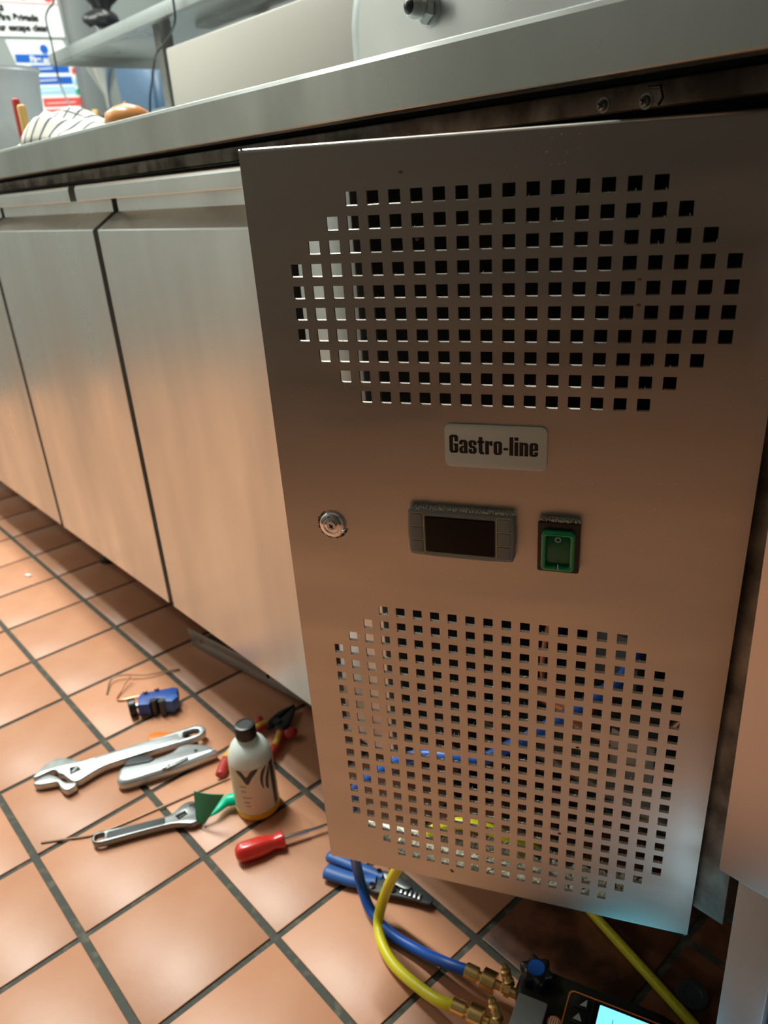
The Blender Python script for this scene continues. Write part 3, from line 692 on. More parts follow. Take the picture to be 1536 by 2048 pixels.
# utility knife
UK = thing('utility_knife', 'silver cast utility knife with a dark rubber thumb grip', 'knife', (.4287, -.1744, 0), (0, 0, math.radians(67.0)))
kb = [(-6, 3), (-3, 12), (8, 19), (30, 16), (54, 17), (70, 22), (80, 30), (92, 31), (102, 28), (118, 19), (130, 7), (134, -1), (130, -4), (112, -7), (92, -11), (70, -14), (46, -17), (22, -19), (4, -19), (-4, -15), (-8, -6)]
body = nb(); flat([mm(sm([(a, b + 4) if a < 60 else (a, b + 2) for a, b in kb], 3))], .018, .0065, .0092, None, body)
kb_o = obj('body', body, 'alloy', UK, angle=60)
obj('thumb_grip', flat([mm(sm([(4, 17), (8, 29), (22, 31), (38, 26), (46, 17), (40, 11), (28, 12), (14, 14)], 3))], .017, .003, .0118), 'dark_grey', UK, angle=60)
obj('slider_track', flat([mm([(60, -7), (61, -12), (92, -4), (92, 1)])], .0016, .0003, .0188), 'steel_grey', UK)
obj('slider_button', flat([mm([(54, -6), (55, -11), (66, -9), (66, -4)])], .004, .001, .0190), 'alloy', UK)
bm = nb(); cyl(bm, (.104, .010, .0180), (.104, .010, .0188), .0028, n=16); obj('body_screw', bm, 'black', UK)

# orange handled tool lying under the big wrench
OT = thing('folding_knife', 'orange plastic folding tool with black end under the large wrench handle', 'tool', (.3660, -.1080, 0), (0, 0, math.radians(43)))
obj('handle', flat([mm(sm([(0, 0), (1, 9), (12, 14), (40, 13), (62, 9), (62, -3), (30, -6), (6, -6)], 3))], .008, .002, .0042), 'orange', OT, angle=50)
obj('end_cap', flat([mm(sm([(60, 6), (74, 4), (80, -3), (74, -9), (60, -6)], 3))], .008, .002, .0042), 'black', OT, angle=50)
# brazing rod
BR = nb(); tube(BR, crs([(.4506, -.2981, .0015), (.4700, -.2700, .0015), (.4860, -.2460, .0015), (.4960, -.2150, .0015), (.5060, -.1650, .0015), (.5160, -.1140, .0015), (.5273, -.0607, .0015)], 6), .0014, 8)
o = obj('brazing_rod', BR, 'rod'); tag(o, 'thin bare brazing rod running under the small grey wrench', 'rod')

# leak detector bottle
BT = thing('plastic_bottle', 'small milky plastic bottle with black cap and printed cream label', 'bottle', (.5998, -.0606, 0))
bm = nb(); lathe(bm, [(0, .0), (.026, 0), (.0285, .003), (.0288, .016), (.0288, .082), (.0282, .088), (.0262, .097), (.0220, .106), (.0160, .1125), (.0125, .115), (.0118, .117), (.0118, .122), (0, .122)], 48)
obj('bottle_body', bm, 'bottle', BT, angle=60)
bm = nb(); lathe(bm, [(.0270, .0003), (.0291, .0030), (.02925, .012), (.0286, .0122)], 48); obj('yellow_base', bm, 'liquid', BT)['label'] = 'yellow band at the foot of the bottle'
bm = nb(); lathe(bm, [(0, .117), (.0128, .117), (.0132, .118), (.0132, .1335), (.0124, .1355), (.0095, .1362), (.0090, .1356), (0, .1356)], 40)
for k in range(40):
    a = 2 * PI * k / 40; box(bm, .0130, .0135, -.0004, .0004, .1185, .132, 0, 1, Matrix.Rotation(a, 4, 'Z'))
obj('cap', bm, 'black', BT, angle=40)
RL = .02895; a_c = math.radians(-26)
def wrap(polys, r, m, name, parent):
    b = flat(polys, .0001)
    for v in [v for v in b.verts]: v.co.z = 0
    bmesh.ops.remove_doubles(b, verts=b.verts[:], dist=1e-6)
    xs = [v.co.x for v in b.verts]; x = math.floor(min(xs) / .002) * .002
    while x < max(xs):
        bmesh.ops.bisect_plane(b, geom=b.verts[:] + b.edges[:] + b.faces[:], plane_co=(x, 0, 0), plane_no=(1, 0, 0)); x += .002
    for v in b.verts:
        a = a_c + v.co.x / r; v.co = Vector((r * math.cos(a), r * math.sin(a), v.co.y))
    bmesh.ops.recalc_face_normals(b, faces=b.faces[:])
    return obj(name, b, m, parent, angle=60)
lab = wrap([rrect(-.050, .050, .0135, .0845, .002)], .02895, 'label', 'paper_label', BT)
wrap([[(.024, .014), (.033, .014), (.033, .084), (.024, .084)]], .02905, 'ink', 'dark_label_band', lab)
wrap([sm([(-.023, .0838), (-.016, .073), (-.0095, .062), (-.002, .073), (.007, .0838), (-.003, .0832), (-.0095, .0745), (-.015, .0832)], 3)], .02905, 'ink', 'label_emblem', lab)
wrap([sm([(.019, .083), (.012, .080), (.008, .070), (.008, .058), (.011, .050), (.011, .062), (.014, .073)], 3)], .02905, 'ink', 'label_emblem', lab)
wrap([sm([(.0235, .081), (.020, .076), (.015, .064), (.014, .052), (.018, .046), (.019, .058), (.0225, .070)], 3)], .02905, 'ink', 'label_emblem', lab)
for yy, wl, x_ in ((.058, .009, -.021), (.050, .006, -.0195), (.040, .012, -.019), (.032, .008, -.018), (.026, .006, -.016)):
    pr = []; xx = x_
    while xx < x_ + wl: wd = random.uniform(.0012, .003); pr.append([(xx, yy), (xx + wd, yy), (xx + wd, yy + random.uniform(.0012, .0024)), (xx, yy + .0012)]); xx += wd + .0008
    wrap(pr, .02905, 'ink', 'small_print', lab)

# red screwdriver
SD = thing('screwdriver', 'red-handled screwdriver with a thin steel shaft in front of the bottle', 'screwdriver', (.6591, -.132, 0), (0, math.radians(1.5), math.radians(69.5)))
bm = nb()
lathe(bm, [(0, 0), (.006, .0008), (.0105, .004), (.0120, .010), (.0122, .030), (.0108, .040), (.0088, .047), (.0092, .052), (.0110, .057), (.0108, .061), (.006, .0625), (0, .0626)], 6 * 6, Matrix.Translation((0, 0, .0118)) @ Matrix.Rotation(PI / 2, 4, 'Y'))
for v in bm.verts:
    a = math.atan2(v.co.z - .0118, v.co.y); s = 1 + .035 * math.cos(6 * a); v.co.y *= s; v.co.z = .0118 + (v.co.z - .0118) * s
obj('handle', bm, 'red', SD, angle=60)
bm = nb(); cyl(bm, (.0620, 0, .0118), (.094, 0, .0118), .0030, n=16, bev=.0006); cyl(bm, (.094, 0, .0118), (.165, 0, .0118), .0022, n=16); obj('shaft', bm, 'chrome', SD)

# insulated pliers behind the bottle
PLI = thing('pliers', 'red and yellow insulated pliers with dark jaws behind the bottle', 'pliers', (.5245, -.0734, 0), (0, 0, math.radians(106.8)))
def grip(pts, z, name, m, r0, r1):
    q = crs([(a / 1000, b / 1000, z) for a, b in pts], 6); bm = nb()
    rads = [r0 + (r1 - r0) * math.sin(PI * min(1, .12 + .88 * i / len(q))) ** .6 for i in range(len(q))]; rads[0] *= .6
    tube(bm, q, r1, 14, rads=rads, flat=.85); return obj(name, bm, m, PLI, angle=70)
grip([(2, 3), (20, 12), (45, 20), (75, 22), (100, 20), (118, 16)], .0085, 'handle', 'red_soft', .006, .0078)
grip([(22, -28), (50, -33), (75, -32), (98, -26), (116, -14)], .0085, 'handle', 'red_soft', .006, .0078)
for q in ([(30, 17), (45, 21.5), (62, 23.5)], [(96, 22), (110, 20), (120, 17)], [(84, -30), (98, -25), (110, -18)]):
    bm = nb(); tube(bm, crs([(a / 1000, b / 1000, .0110) for a, b in q], 5), .0056, 12); obj('grip_inlay', bm, 'yel_soft', PLI)
grip([(116, 24), (121, 29), (124, 27)], .010, 'finger_guard', 'red_soft', .005, .0075); grip([(112, -26), (120, -33), (126, -30)], .010, 'finger_guard', 'red_soft', .005, .0085)
obj('jaw', flat([mm(sm([(112, -6), (118, -14), (132, -16), (150, -10), (172, 0), (168, 3), (150, 2), (130, 2)], 3))], .009, .002, .0075), 'dark_grey', PLI, angle=50)
obj('jaw', flat([mm(sm([(112, 8), (122, 14), (138, 15), (155, 12), (174, 2), (160, 3), (140, 4), (124, 0)], 3))], .009, .002, .0095), 'black', PLI, angle=50)
bm = nb(); cyl(bm, (.128, .001, .006), (.128, .001, .0155), .0065, n=20, bev=.0008); obj('pivot', bm, 'dark_grey', PLI)

# small blue pipe cutter
TC = thing('pipe_cutter', 'small blue pipe cutter with black knob lying among wire scraps', 'pipe cutter', (.2925, -.0800, 0), (0, 0, math.radians(62)))
bm = flat([[(-.004, -.014), (.012, -.017), (.016, -.008), (.024, -.006), (.032, -.010), (.034, -.016), (.050, -.012), (.052, .010), (.046, .014), (.0, .014), (-.004, .006)]], .018, .002, .0145)
obj('frame', bm, 'blue', TC, angle=40)
bm = flat([[(.032, -.018), (.044, -.022), (.053, -.012), (.050, -.004), (.036, -.006)]], .0195, .002, .0145); obj('slide', bm, 'blue_grip', TC)
bm = nb(); knurl(bm, (-.018, -.004, .0135), (-.008, -.002, .0135), .0125, 14, 3, .0006); obj('knob', bm, 'black', TC, angle=15)
bm = nb(); cyl(bm, (-.010, -.002, .0135), (-.002, -.001, .0135), .004, n=14); obj('screw_rod', bm, 'chrome_worn', TC)
for p in ((.018, -.012), (.030, -.016)):
    bm = nb(); cyl(bm, (p[0], p[1], .001), (p[0], p[1], .026), .0052, n=18, bev=.0008); obj('roller', bm, 'dark_grey' if p[0] > .02 else 'black', TC)
bm = nb(); cyl(bm, (.006, .012, .006), (.006, .012, .0275), .0035, n=14); cyl(bm, (.022, .014, .006), (.022, .014, .0275), .0035, n=14); obj('wheel_pin', bm, 'copper', TC)

# scraps of wire
def wire(pts, r, m, name, label, cat='wire'):
    b = nb(); tube(b, crs(pts, 8), r, 8); return tag(obj(name, b, m), label, cat)
wire([(.2024, -.1032, .0016), (.1748, -.0834, .006), (.1785, -.0642, .008), (.2055, -.0353, .006), (.2155, -.0121, .004), (.2290, .0180, .0016)], .0014, 'rod', 'wire_scrap', 'longer brown wire scrap bowed across the tile by the pipe cutter')
wire([(.1985, -.0573, .0115), (.2100, -.0760, .007), (.2230, -.0925, .0016), (.2360, -.0950, .0025), (.2534, -.0680, .0045), (.2640, -.0540, .0080), (.2760, -.0450, .012)], .0016, 'copper', 'wire_scrap', 'shiny bent copper wire scrap reaching toward the black cutter knob')
bm = nb(); lumps(bm, [(0, 0, .0022), (.004, .003, .002), (-.004, -.001, .002)], .0055)
o = obj('food_crumb', bm, M['paper']); o.location = (-.368, -.0456, 0); tag(o, 'white crumb alone on the tiles at the far left', 'crumb')

# blue handled strippers under the panel
ST = thing('wire_strippers', 'blue-handled wire strippers with dark steel head under the panel corner', 'pliers', (.7555, -.0705, 0), (0, 0, math.radians(29.3)))
def hd(pts, z, rs, fl=.7):
    q = crs([(a / 1000, b / 1000, z) for a, b in pts], 6); bm = nb()
    rads = [rs[0] + (rs[1] - rs[0]) * min(1, i / len(q) * 1.2) for i in range(len(q))]; rads[0] *= .7
    tube(bm, q, .006, 14, rads=rads, flat=fl); return obj('handle', bm, 'blue_grip', ST, angle=70)
hd([(2, 4), (20, 2), (42, 1), (66, 5)], .0085, (.0098, .0085)); hd([(-4, 26), (20, 22), (45, 18), (72, 14)], .0085, (.0080, .0070))
obj('head_plate', flat([mm(sm([(58, 12), (66, 21), (80, 21), (98, 15), (118, 10), (132, 4), (137, -2), (133, -8), (116, -7), (88, -8), (68, -9), (58, -2)], 3))], .004, .001, .0085), 'dark_grey', ST, angle=50)
obj('head_plate', flat([mm(sm([(72, 16), (84, 18), (98, 13), (110, 6), (104, 0), (90, 3), (78, 6)], 3))], .004, .001, .0130), 'steel_grey', ST, angle=50)
for p, r in (((66, 17), .0034), ((64, -3), .0034), ((88, -1), .0042), ((79, -2), .0030)):
    bm = nb(); cyl(bm, (p[0] / 1000, p[1] / 1000, .008), (p[0] / 1000, p[1] / 1000, .0145), r, n=16, bev=.0006); obj('rivet', bm, 'chrome', ST)
for i in range(5):
    bm = nb(); box(bm, .098 + i * .0055, .101 + i * .0055, -.004 - i * .0006, .004 - i * .0006, .0105, .0128, .0006); obj('cutting_notch', bm, 'chrome_worn', ST)

# ------------------------------------------------------------ gauge manifold with hoses
GM = thing('gauge_manifold', 'digital refrigerant manifold with lit blue screen and blue-capped knob', 'gauge', (1.0167, -.0137, 0), (0, 0, math.radians(21.9)))
bodyp = [(-7, -3), (-4, 3), (4, 8), (21, 11.5), (38, 11), (88, 12), (125, 11), (136, 8), (146, -6), (149, -40), (149, -95), (140, -118), (20, -118), (2, -108), (-2, -70), (-1, -30), (-7, -18)]
obj('housing', flat([mm(bodyp)], .038, .005, .0210), 'black', GM, angle=50)
obj('sight_glass_block', flat([mm(rrect(-.5, 27, -76, -27, 1.5))], .010, .0012, .0420), 'sight', GM)
obj('bezel', flat([mm(rrect(42, 146, -86, -3, 5))], .005, .0015, .0415), 'black', GM)
obj('bezel_trim', flat([mm(rrect(42, 146, -86, -3, 5)), mm(rrect(43.3, 144.7, -84.7, -4.3, 4.5))], .0012, .0002, .0436), 'logo_or', GM)
obj('cover_window', flat([mm(rrect(66, 143, -80, -5, 2))], .0010, .0003, .0444), 'ctl_glass', GM)
scn = obj('screen', flat([mm(rrect(71, 139, -70, -8, 1))], .0006, .0001, .0452), 'screen', GM); scn['label'] = 'backlit cyan display'
bm = nb()
for yy in (-22, -34, -46): 
    for xx in range(84, 130, 9): box(bm, xx / 1000, xx / 1000 + .0008, yy / 1000, yy / 1000 + .0045, .0456, .0458)
obj('screen_mark', bm, 'screen_ink', scn)
for k, (xx, yy) in enumerate(((55, -13), (55, -28), (55, -43), (55, -58))):
    b_ = obj('button', flat([mm(rrect(xx - 7, xx + 7, yy - 6, yy + 6, 1.5))], .0030, .0008, .0450), 'black', GM)
    tri = [(xx - 1, yy - 3.5), (xx + 5, yy - 3), (xx + 4.5, yy + 4)] if k == 0 else [(xx - 4, yy - 3), (xx + 4, yy - 3), (xx, yy + 4)]
    obj('button_arrow', flat([mm(tri)], .0004, 0, .0467), 'grey_btn', b_)
bm = nb(); cyl(bm, (.0365, -.040, .040), (.0365, -.040, .0450), .0062, n=28, bev=.0008); lg = obj('round_badge', bm, 'logo_or', GM)
bm = nb()
for q in range(4): box(bm, .0325 + q * .002, .0333 + q * .002, -.0445, -.0360, .0450, .0454)
obj('badge_stripe', bm, 'paper', lg)
def knobm(x, y):
    pts = []
    for k in range(72):
        a = 2 * PI * k / 72; r = .0142 + .0022 * math.cos(6 * a); pts.append((r * math.cos(a), r * math.sin(a)))
    kn = obj('valve_knob', flat([pts], .016, .003, .0455, Matrix.Translation((x, y, 0))), 'black', GM, angle=50)
    bm = nb(); cyl(bm, (x, y, .0530), (x, y, .0548), .0082, n=32, bev=.0005); c_ = obj('knob_cap', bm, 'blue_hose', kn); c_['label'] = 'round blue cap'
    bm = nb(); cyl(bm, (x, y, .036), (x, y, .039), .009, n=24); obj('knob_stem', bm, 'black', kn)
TC.scale = (1.12, 1.12, 1.12)
knobm(.009, -.002)
def service_valve(x, y):
    # brass port leaving the housing and the small angled valve core beside it
    bm = nb(); cyl(bm, (x + .018, y, .024), (x - .002, y, .026), .0048, n=18); cyl(bm, (x + .006, y, .0255), (x + .001, y, .026), .0068, n=6); p = obj('hose_port', bm, 'brass', GM, angle=30)
    bm = nb(); M0 = Matrix.Translation((x + .004, y + .004, .028)) @ Matrix.Rotation(math.radians(-22), 4, 'Y') @ Matrix.Rotation(math.radians(-14), 4, 'X')
    lathe(bm, [(0, 0), (.0056, 0), (.0056, .005), (.0044, .006), (.0052, .0072), (.0044, .0084), (.0052, .0096), (.0044, .0108), (.0052, .012), (.0052, .015), (.0036, .0165), (.0040, .019), (.0028, .0215), (0, .022)], 24, M0)
    obj('schrader_valve', bm, 'brass', p, angle=30)
service_valve(-.019, -.0155); service_valve(-.0185, -.0525)
# a hose: rubber, crimp sleeve, knurled nut
def hose(name, pts, m, label, mono, end):
    r_ = .0058
    T = thing(name, label, 'hose', pts[0])
    O = Vector(pts[0]); q = [Vector(p) - O for p in pts]
    bm = nb(); tube(bm, crs(q, 12), r_, 16); rb = obj('rubber_hose', bm, m, T)
    a, b = [Vector(p) - O for p in end]; d = (b - a).normalized()
    bm = nb(); cyl(bm, a - d * .001, a + d * .013, .0074, n=24, bev=.0008); cyl(bm, a + d * .013, a + d * .017, .0048, n=18); obj('crimp_sleeve', bm, 'brass', T)
    bm = nb(); knurl(bm, a + d * .0165, a + d * .0310, .0100, 16, 6, .00045); obj('knurled_nut', bm, 'brass', T, angle=12)
    bm = nb(); cyl(bm, a + d * .0295, a + d * .0365, .0044, n=18); obj('thread_tail', bm, 'brass', T)
    return T, rb, O
def gm(x, y, z):
    a = math.radians(21.9); return Vector((1.0167 + x * math.cos(a) - y * math.sin(a), -.0137 + x * math.sin(a) + y * math.cos(a), z))
eb = gm(-.0225, -.0155, .0265); ey = gm(-.022, -.0525, .0265)
sb = eb - Vector((.0365 * .80, .0365 * .58 * 0 + .0365 * .30, .002)); 
db = (eb - Vector((.9561, -.0532, .030))).normalized(); sb = eb - db * .036
dy = (ey - Vector((.9715, -.0873, .028))).normalized(); sy = ey - dy * .036
hose('blue_charging_hose', [(1.060, .075, .400), (1.052, .057, .363), (1.000, .022, .303), (.973, .006, .277), (.955, -.008, .262), (.930, -.024, .2600), (.898, -.042, .2520), (.866, -.064, .2230), (.842, -.074, .190), (.826, -.070, .120), (.806, -.055, .045), (.832, -.063, .012), (.870, -.0665, .009), (.9097, -.0600, .012), (sb.x - db.x * .02, sb.y - db.y * .02, sb.z - .003), tuple(sb + db * .004)], 'blue_hose', 'blue refrigerant hose looping up behind the panel to the manifold', None, (sb, eb))
hose('yellow_charging_hose', [(1.02, .11, .02), (1.015, .08, .080), (1.000, .035, .140), (.980, .010, .166), (.955, -.005, .176), (.925, -.022, .172), (.896, -.040, .140), (.866, -.048, .080), (.8500, -.0540, .035), (.8540, -.0680, .012), (.8770, -.0820, .009), (.9092, -.0890, .010), (sy.x - dy.x * .02, sy.y - dy.y * .02, sy.z - .003), tuple(sy + dy * .004)], 'yellow_hose', 'yellow refrigerant hose curving from behind the panel to the lower manifold port', None, (sy, ey))
T = thing('yellow_supply_hose', 'straight yellow hose crossing the dark floor right of the manifold', 'hose', (1.0231, .1058, 0))
bm = nb(); hp = [(.95, .125, .0055), (1.0231, .1058, .0055), (1.0559, .0973, .0055), (1.0897, .0887, .0055), (1.1211, .0808, .0055), (1.1455, .0745, .0055), (1.21, .058, .0055)]
tube(bm, [Vector(p) - Vector((1.0231, .1058, 0)) for p in crs(hp, 6)], .0052, 16); rb = obj('rubber_hose', bm, 'yellow_hose', T)
bm = nb(); s = 0
dirv = Vector((.1224, -.0313, 0)).normalized(); side = Vector((-dirv.y, dirv.x, 0))
for grp in ((.004, 6), (.022, 2), (.060, 12), (.096, 9)):
    for k in range(grp[1]):
        if random.random() < .15: continue
        c = dirv * (grp[0] + k * .0024) + Vector((0, 0, .0105)) - side * .0008
        t = bmesh.new(); bmesh.ops.create_cube(t, size=1)
        merge(bm, t, Matrix.Translation(c) @ Matrix.Rotation(math.atan2(dirv.y, dirv.x) + random.choice((0, PI / 2, .6)), 4, 'Z') @ Matrix.Diagonal((.0014, .0004, .0003, 1)))
obj('printed_dashes', bm, 'ink', rb, smooth=False)['kind'] = 'stuff'
bm = nb(); lathe(bm, [(0, .001), (.008, .001), (.009, .0022), (.0145, .0022), (.0155, .0012), (.0155, 0), (0, 0)], 32); o = obj('foot_cap', bm, 'dark_grey'); o.location = (1.1268, .105, 0)
tag(o, 'round dark disc lying on the shaded floor beside the yellow hose', 'disc')

# ------------------------------------------------------------ things on and above the worktop
ZW = ZT + .0003
# rounded steel appliance body with stubby valve
AP = thing('steel_appliance', 'brushed steel appliance body with rounded corner at the top edge', 'appliance', (.98, .34, ZW))
bm = nb()
def arch(inset, y):
    xa, xb, zt, rr = -.305 + inset, .305 - inset, .128 - inset, .080 - inset; out = [(xa, 0)]
    for k in range(13):
        q = PI - PI / 2 * k / 12; out.append((xa + rr + rr * math.cos(q), zt - rr + rr * math.sin(q)))
    for k in range(13):
        q = PI / 2 - PI / 2 * k / 12; out.append((xb - rr + rr * math.cos(q), zt - rr + rr * math.sin(q)))
    out.append((xb, 0)); return [bm.verts.new((p, y, z)) for p, z in out]
fr = .034
RR = [arch(fr * (1 - math.sin(PI / 2 * k / 8)), -.22 + fr * (1 - math.cos(PI / 2 * k / 8))) for k in range(9)] + [arch(0, .22)]
for A_, B_ in zip(RR, RR[1:]):
    for k in range(len(A_)): bm.faces.new((A_[k], A_[(k + 1) % len(A_)], B_[(k + 1) % len(A_)], B_[k]))
bm.faces.new(RR[0]); bm.faces.new(RR[-1])
obj('casing', bm, 'steel_bright', AP, angle=40)
bm = nb(); q0 = Vector((.800 - .98, .120 - .34, .886 - ZW)); dn = Vector((-.15, -1, .10)).normalized()
cyl(bm, q0 + Vector((0, .006, 0)), q0 + dn * .003, .0130, n=28, bev=.001); obj('mounting_washer', bm, 'chrome_worn', AP)
bm = nb(); cyl(bm, q0 + dn * .002, q0 + dn * .010, .0112, n=6, bev=.001); obj('hex_nut', bm, 'chrome_worn', AP)
bm = nb(); cyl(bm, q0 + dn * .009, q0 + dn * .021, .0078, n=24, bev=.0008)
for k in range(4): cyl(bm, q0 + dn * (.0125 + k * .002), q0 + dn * (.0135 + k * .002), .0084, n=24)
obj('threaded_stub', bm, 'chrome_worn', AP)
bm = nb(); lathe(bm, [(0, .004), (.003, .0036), (.0060, .001), (.0066, -.003), (0, -.003)], 24, frame_to(q0 + dn * .021, q0 + dn * .03)[0]); obj('black_plug', bm, 'black', AP)
# cream housing
CB = thing('cream_housing', 'large smooth cream appliance housing standing under the steel shelf', 'appliance', (.30, .50, ZW))
bm = nb(); box(bm, -.39, .26, -.15, .15, .004, .1625, .004); obj('casing', bm, 'cream', CB)
bm = nb(); box(bm, -.38, .25, -.14, .14, 0, .004); obj('foot_strip', bm, 'black_rub', CB)
# shelf on posts
SH = thing('steel_shelf', 'long stainless overshelf on slim posts above the back of the worktop', 'shelf', (.4, .6, ZW))
bm = nb()
def sb_(x0, x1, y0, y1, z0, z1, b=.0008): box(bm, x0 - .4, x1 - .4, y0 - .6, y1 - .6, z0 - ZW, z1 - ZW, b)
sb_(-.885, 1.7, .45, .80, 1.107, 1.1085); sb_(-.885, 1.7, .45, .452, 1.0835, 1.1085); sb_(-.885, -.883, .45, .80, 1.0835, 1.1085); sb_(-.885, 1.7, .45, .465, 1.0835, 1.085)
obj('shelf_board', bm, 'steel_bright', SH)
for x in (-.41, 1.3):
    bm = nb(); sb_(x, x + .03, .50, .53, ZW, 1.107, .002); obj('post', bm, 'steel_dark', SH)
    bm = nb(); sb_(x, x + .03, .76, .79, ZW, 1.107, .002); obj('post', bm, 'steel_dark', SH)
bm = nb(); sb_(-.40, 1.32, .60, .64, 1.095, 1.107, .001); obj('stiffener', bm, 'steel_dark', SH)
wire([(-.1983, .44, 1.14), (-.1974, .440, 1.0749), (-.220, .44, 1.052), (-.253, .44, 1.0381), (-.2983, .44, 1.0232), (-.330, .44, .985), (-.3567, .44, .9488), (-.37, .44, .90), (-.36, .44, .8395)], .0022, 'black', 'hanging_cable', 'black cable hanging over the middle of the shelf front', 'cable')
wire([(-.70, .44, 1.26), (-.7536, .44, 1.201), (-.80, .44, 1.19), (-.8261, .44, 1.1731), (-.8209, .44, 1.125), (-.822, .44, 1.08), (-.8226, .44, 1.0444), (-.7891, .44, .9799), (-.75, .44, .92), (-.76, .44, .840)], .0022, 'black', 'hanging_cable', 'thin dark cable drooping past the left end of the shelf', 'cable')
# tub of chopped greens
TB = thing('plastic_tub', 'frosted plastic tub of chopped greens at the left end of the worktop', 'tub', (-.400, .150, ZW + .0212))
bm = nb(); lathe(bm, [(0, .0), (.062, 0), (.066, .004), (.078, .135), (.082, .137), (.082, .142), (.076, .142), (.0755, .136), (.0640, .006), (0, .006)], 40); obj('tub_wall', bm, 'tub', TB, angle=50)
bm = nb(); lumps(bm, [((random.uniform(0, .058) * math.cos(a)), (random.uniform(.02, .058) * math.sin(a)), .010 + random.random() * .045) for a in [random.uniform(0, 6.28) for _ in range(420)]], .009)
o = obj('chopped_greens', bm, 'leaf2', TB); o['kind'] = 'stuff'
# handles of utensils next to the tub
bm = nb(); box(bm, -.007, .007, -.006, .006, 0, .098, .004, 3); o = obj('red_handle', bm, 'red_soft'); o.location = (-.232, .118, ZW); o.rotation_euler = (0, math.radians(2), 0); tag(o, 'red upright plastic handle beside the frosted tub', 'handle')
bm = nb(); box(bm, -.008, .008, -.006, .006, 0, .080, .004, 3); o = obj('wooden_handle', bm, 'wood'); o.location = (-.158, .100, ZW); o.rotation_euler = (0, math.radians(2), 0); tag(o, 'yellow wooden handle between the red handle and the cloth', 'handle')
bm = nb(); box(bm, -.20, .07, -.09, .05, 0, .0210, .004); o = obj('chopping_board', bm, 'board'); o.location = (-.42, .13, ZW); tag(o, 'brown chopping board edge at the far left of the worktop', 'board')
# striped cloth heap
bm = nb(); uvl = bm.loops.layers.uv.new('UVMap'); nx, ny = 60, 22; g = {}
for i in range(nx + 1):
    for j in range(ny + 1):
        u, v = i / nx, j / ny; x = -.140 + .265 * u
        env = math.sin(PI * min(1, max(0, u))) ** .75
        prof_ = (math.sin(PI * v)) ** .55
        fold = .005 * math.sin(u * 9 + v * 14) + .006 * math.sin(v * 15 - u * 12)
        z = .0015 + prof_ * (env * (.054 - .012 * u) + fold * env); g[i, j] = bm.verts.new((x, -.065 + .13 * v + .012 * math.sin(u * 9), max(.0012, z)))
for i in range(nx):
    for j in range(ny):
        f = bm.faces.new((g[i, j], g[i + 1, j], g[i + 1, j + 1], g[i, j + 1]))
        for l, (a, b) in zip(f.loops, ((i, j), (i + 1, j), (i + 1, j + 1), (i, j + 1))): l[uvl].uv = (a / nx, b / ny)
o = obj('striped_cloth', bm, 'cloth', angle=80); o.location = (.040, .098, ZW); tag(o, 'crumpled white cloth with dark stripes heaped on the worktop', 'cloth')
sol = o.modifiers.new('Solidify', 'SOLIDIFY'); sol.thickness = .0012; sol.offset = -1
# onion
ON = thing('onion', 'orange-brown onion resting on the worktop by the cloth', 'onion', (.186, .125, ZW))
bm = nb(); lathe(bm, [(0, 0), (.012, .002), (.026, .010), (.033, .022), (.030, .034), (.018, .041), (.007, .044), (0, .0445)], 28); obj('bulb', bm, 'onion', ON, angle=70)
bm = nb(); lathe(bm, [(.006, .040), (.003, .045), (.002, .047), (0, .0475)], 10, Matrix.Translation((0, 0, 0))); obj('stem', bm, 'wood', ON)

# ------------------------------------------------------------ far end of the kitchen
# signs on the left wall (x = -2.3): drawn in (y, z)
YZ = Matrix(((0, 0, 1, -2.299), (1, 0, 0, 0), (0, 1, 0, 0), (0, 0, 0, 1)))
def wallflat(polys, m, name, par, off, th=.001):
    return obj(name, flat(polys, th, 0, off, YZ), m, par, smooth=False)
S1 = wallflat([[(.70, 1.387), (1.09, 1.398), (1.082, 1.62), (.70, 1.62)]], 'paper', 'safety_sign', None, .002, .003); tag(S1, 'white rigid sign mentioning the Fire Brigade, above the curling blue-barred notice', 'sign')
def wtext(s, y, z, size, m, par, bold=.002, xs=1, rot=0):
    t = text_bm(s, size, xs, bold)
    bm = nb(); merge(bm, t, YZ @ Matrix.Translation((y, z, .0045)) @ Matrix.Rotation(rot, 4, 'Z')); return obj('lettering', bm, m, par, smooth=False)
wtext('risks', .788, 1.478, .042, 'ink_blk', S1); wtext('Call the Fire Brigade', .718, 1.442, .034, 'ink_blk', S1, .0025, .98, .03); wtext('Keep your escape clear', .722, 1.407, .034, 'ink_blk', S1, .0022, .94, .03)
wallflat([[(.70, 1.503), (1.086, 1.512), (1.086, 1.515), (.70, 1.506)]], 'p_red', 'red_rule', S1, .0045)
for yy in (.83, .93, 1.03): wallflat([sm([(yy, 1.528), (yy + .02, 1.520), (yy + .045, 1.530), (yy + .06, 1.545), (yy + .03, 1.540)], 2)], 'p_red' if yy != .93 else 'ink_blk', 'pictogram', S1, .0045)
PO_ = [(.845, 1.379), (1.075, 1.388), (1.118, 1.30), (1.125, 1.24), (1.118, 1.17), (1.095, 1.135), (1.03, 1.115), (.905, 1.095), (.893, 1.12), (.868, 1.29)]
S2 = wallflat([PO_], 'paper', 'fire_action_poster', None, .001, .0015); tag(S2, 'curling Fire action notice with blue bars and red foot', 'poster')
def q4(y0, y1, z0, z1, m, name, o1=.0022): return wallflat([[(y0, z0), (y1, z0 + .006), (y1, z1 + .006), (y0, z1)]], m, name, S2, o1)
wallflat([hole_circle(.992, 1.352, .017, 24)], 'p_blue', 'round_pictogram', S2, .0022)
q4(.868, 1.108, 1.300, 1.330, 'p_blue', 'title_bar'); wt_ = wtext('Fire action', .925, 1.304, .030, 'paper', S2, .0012)
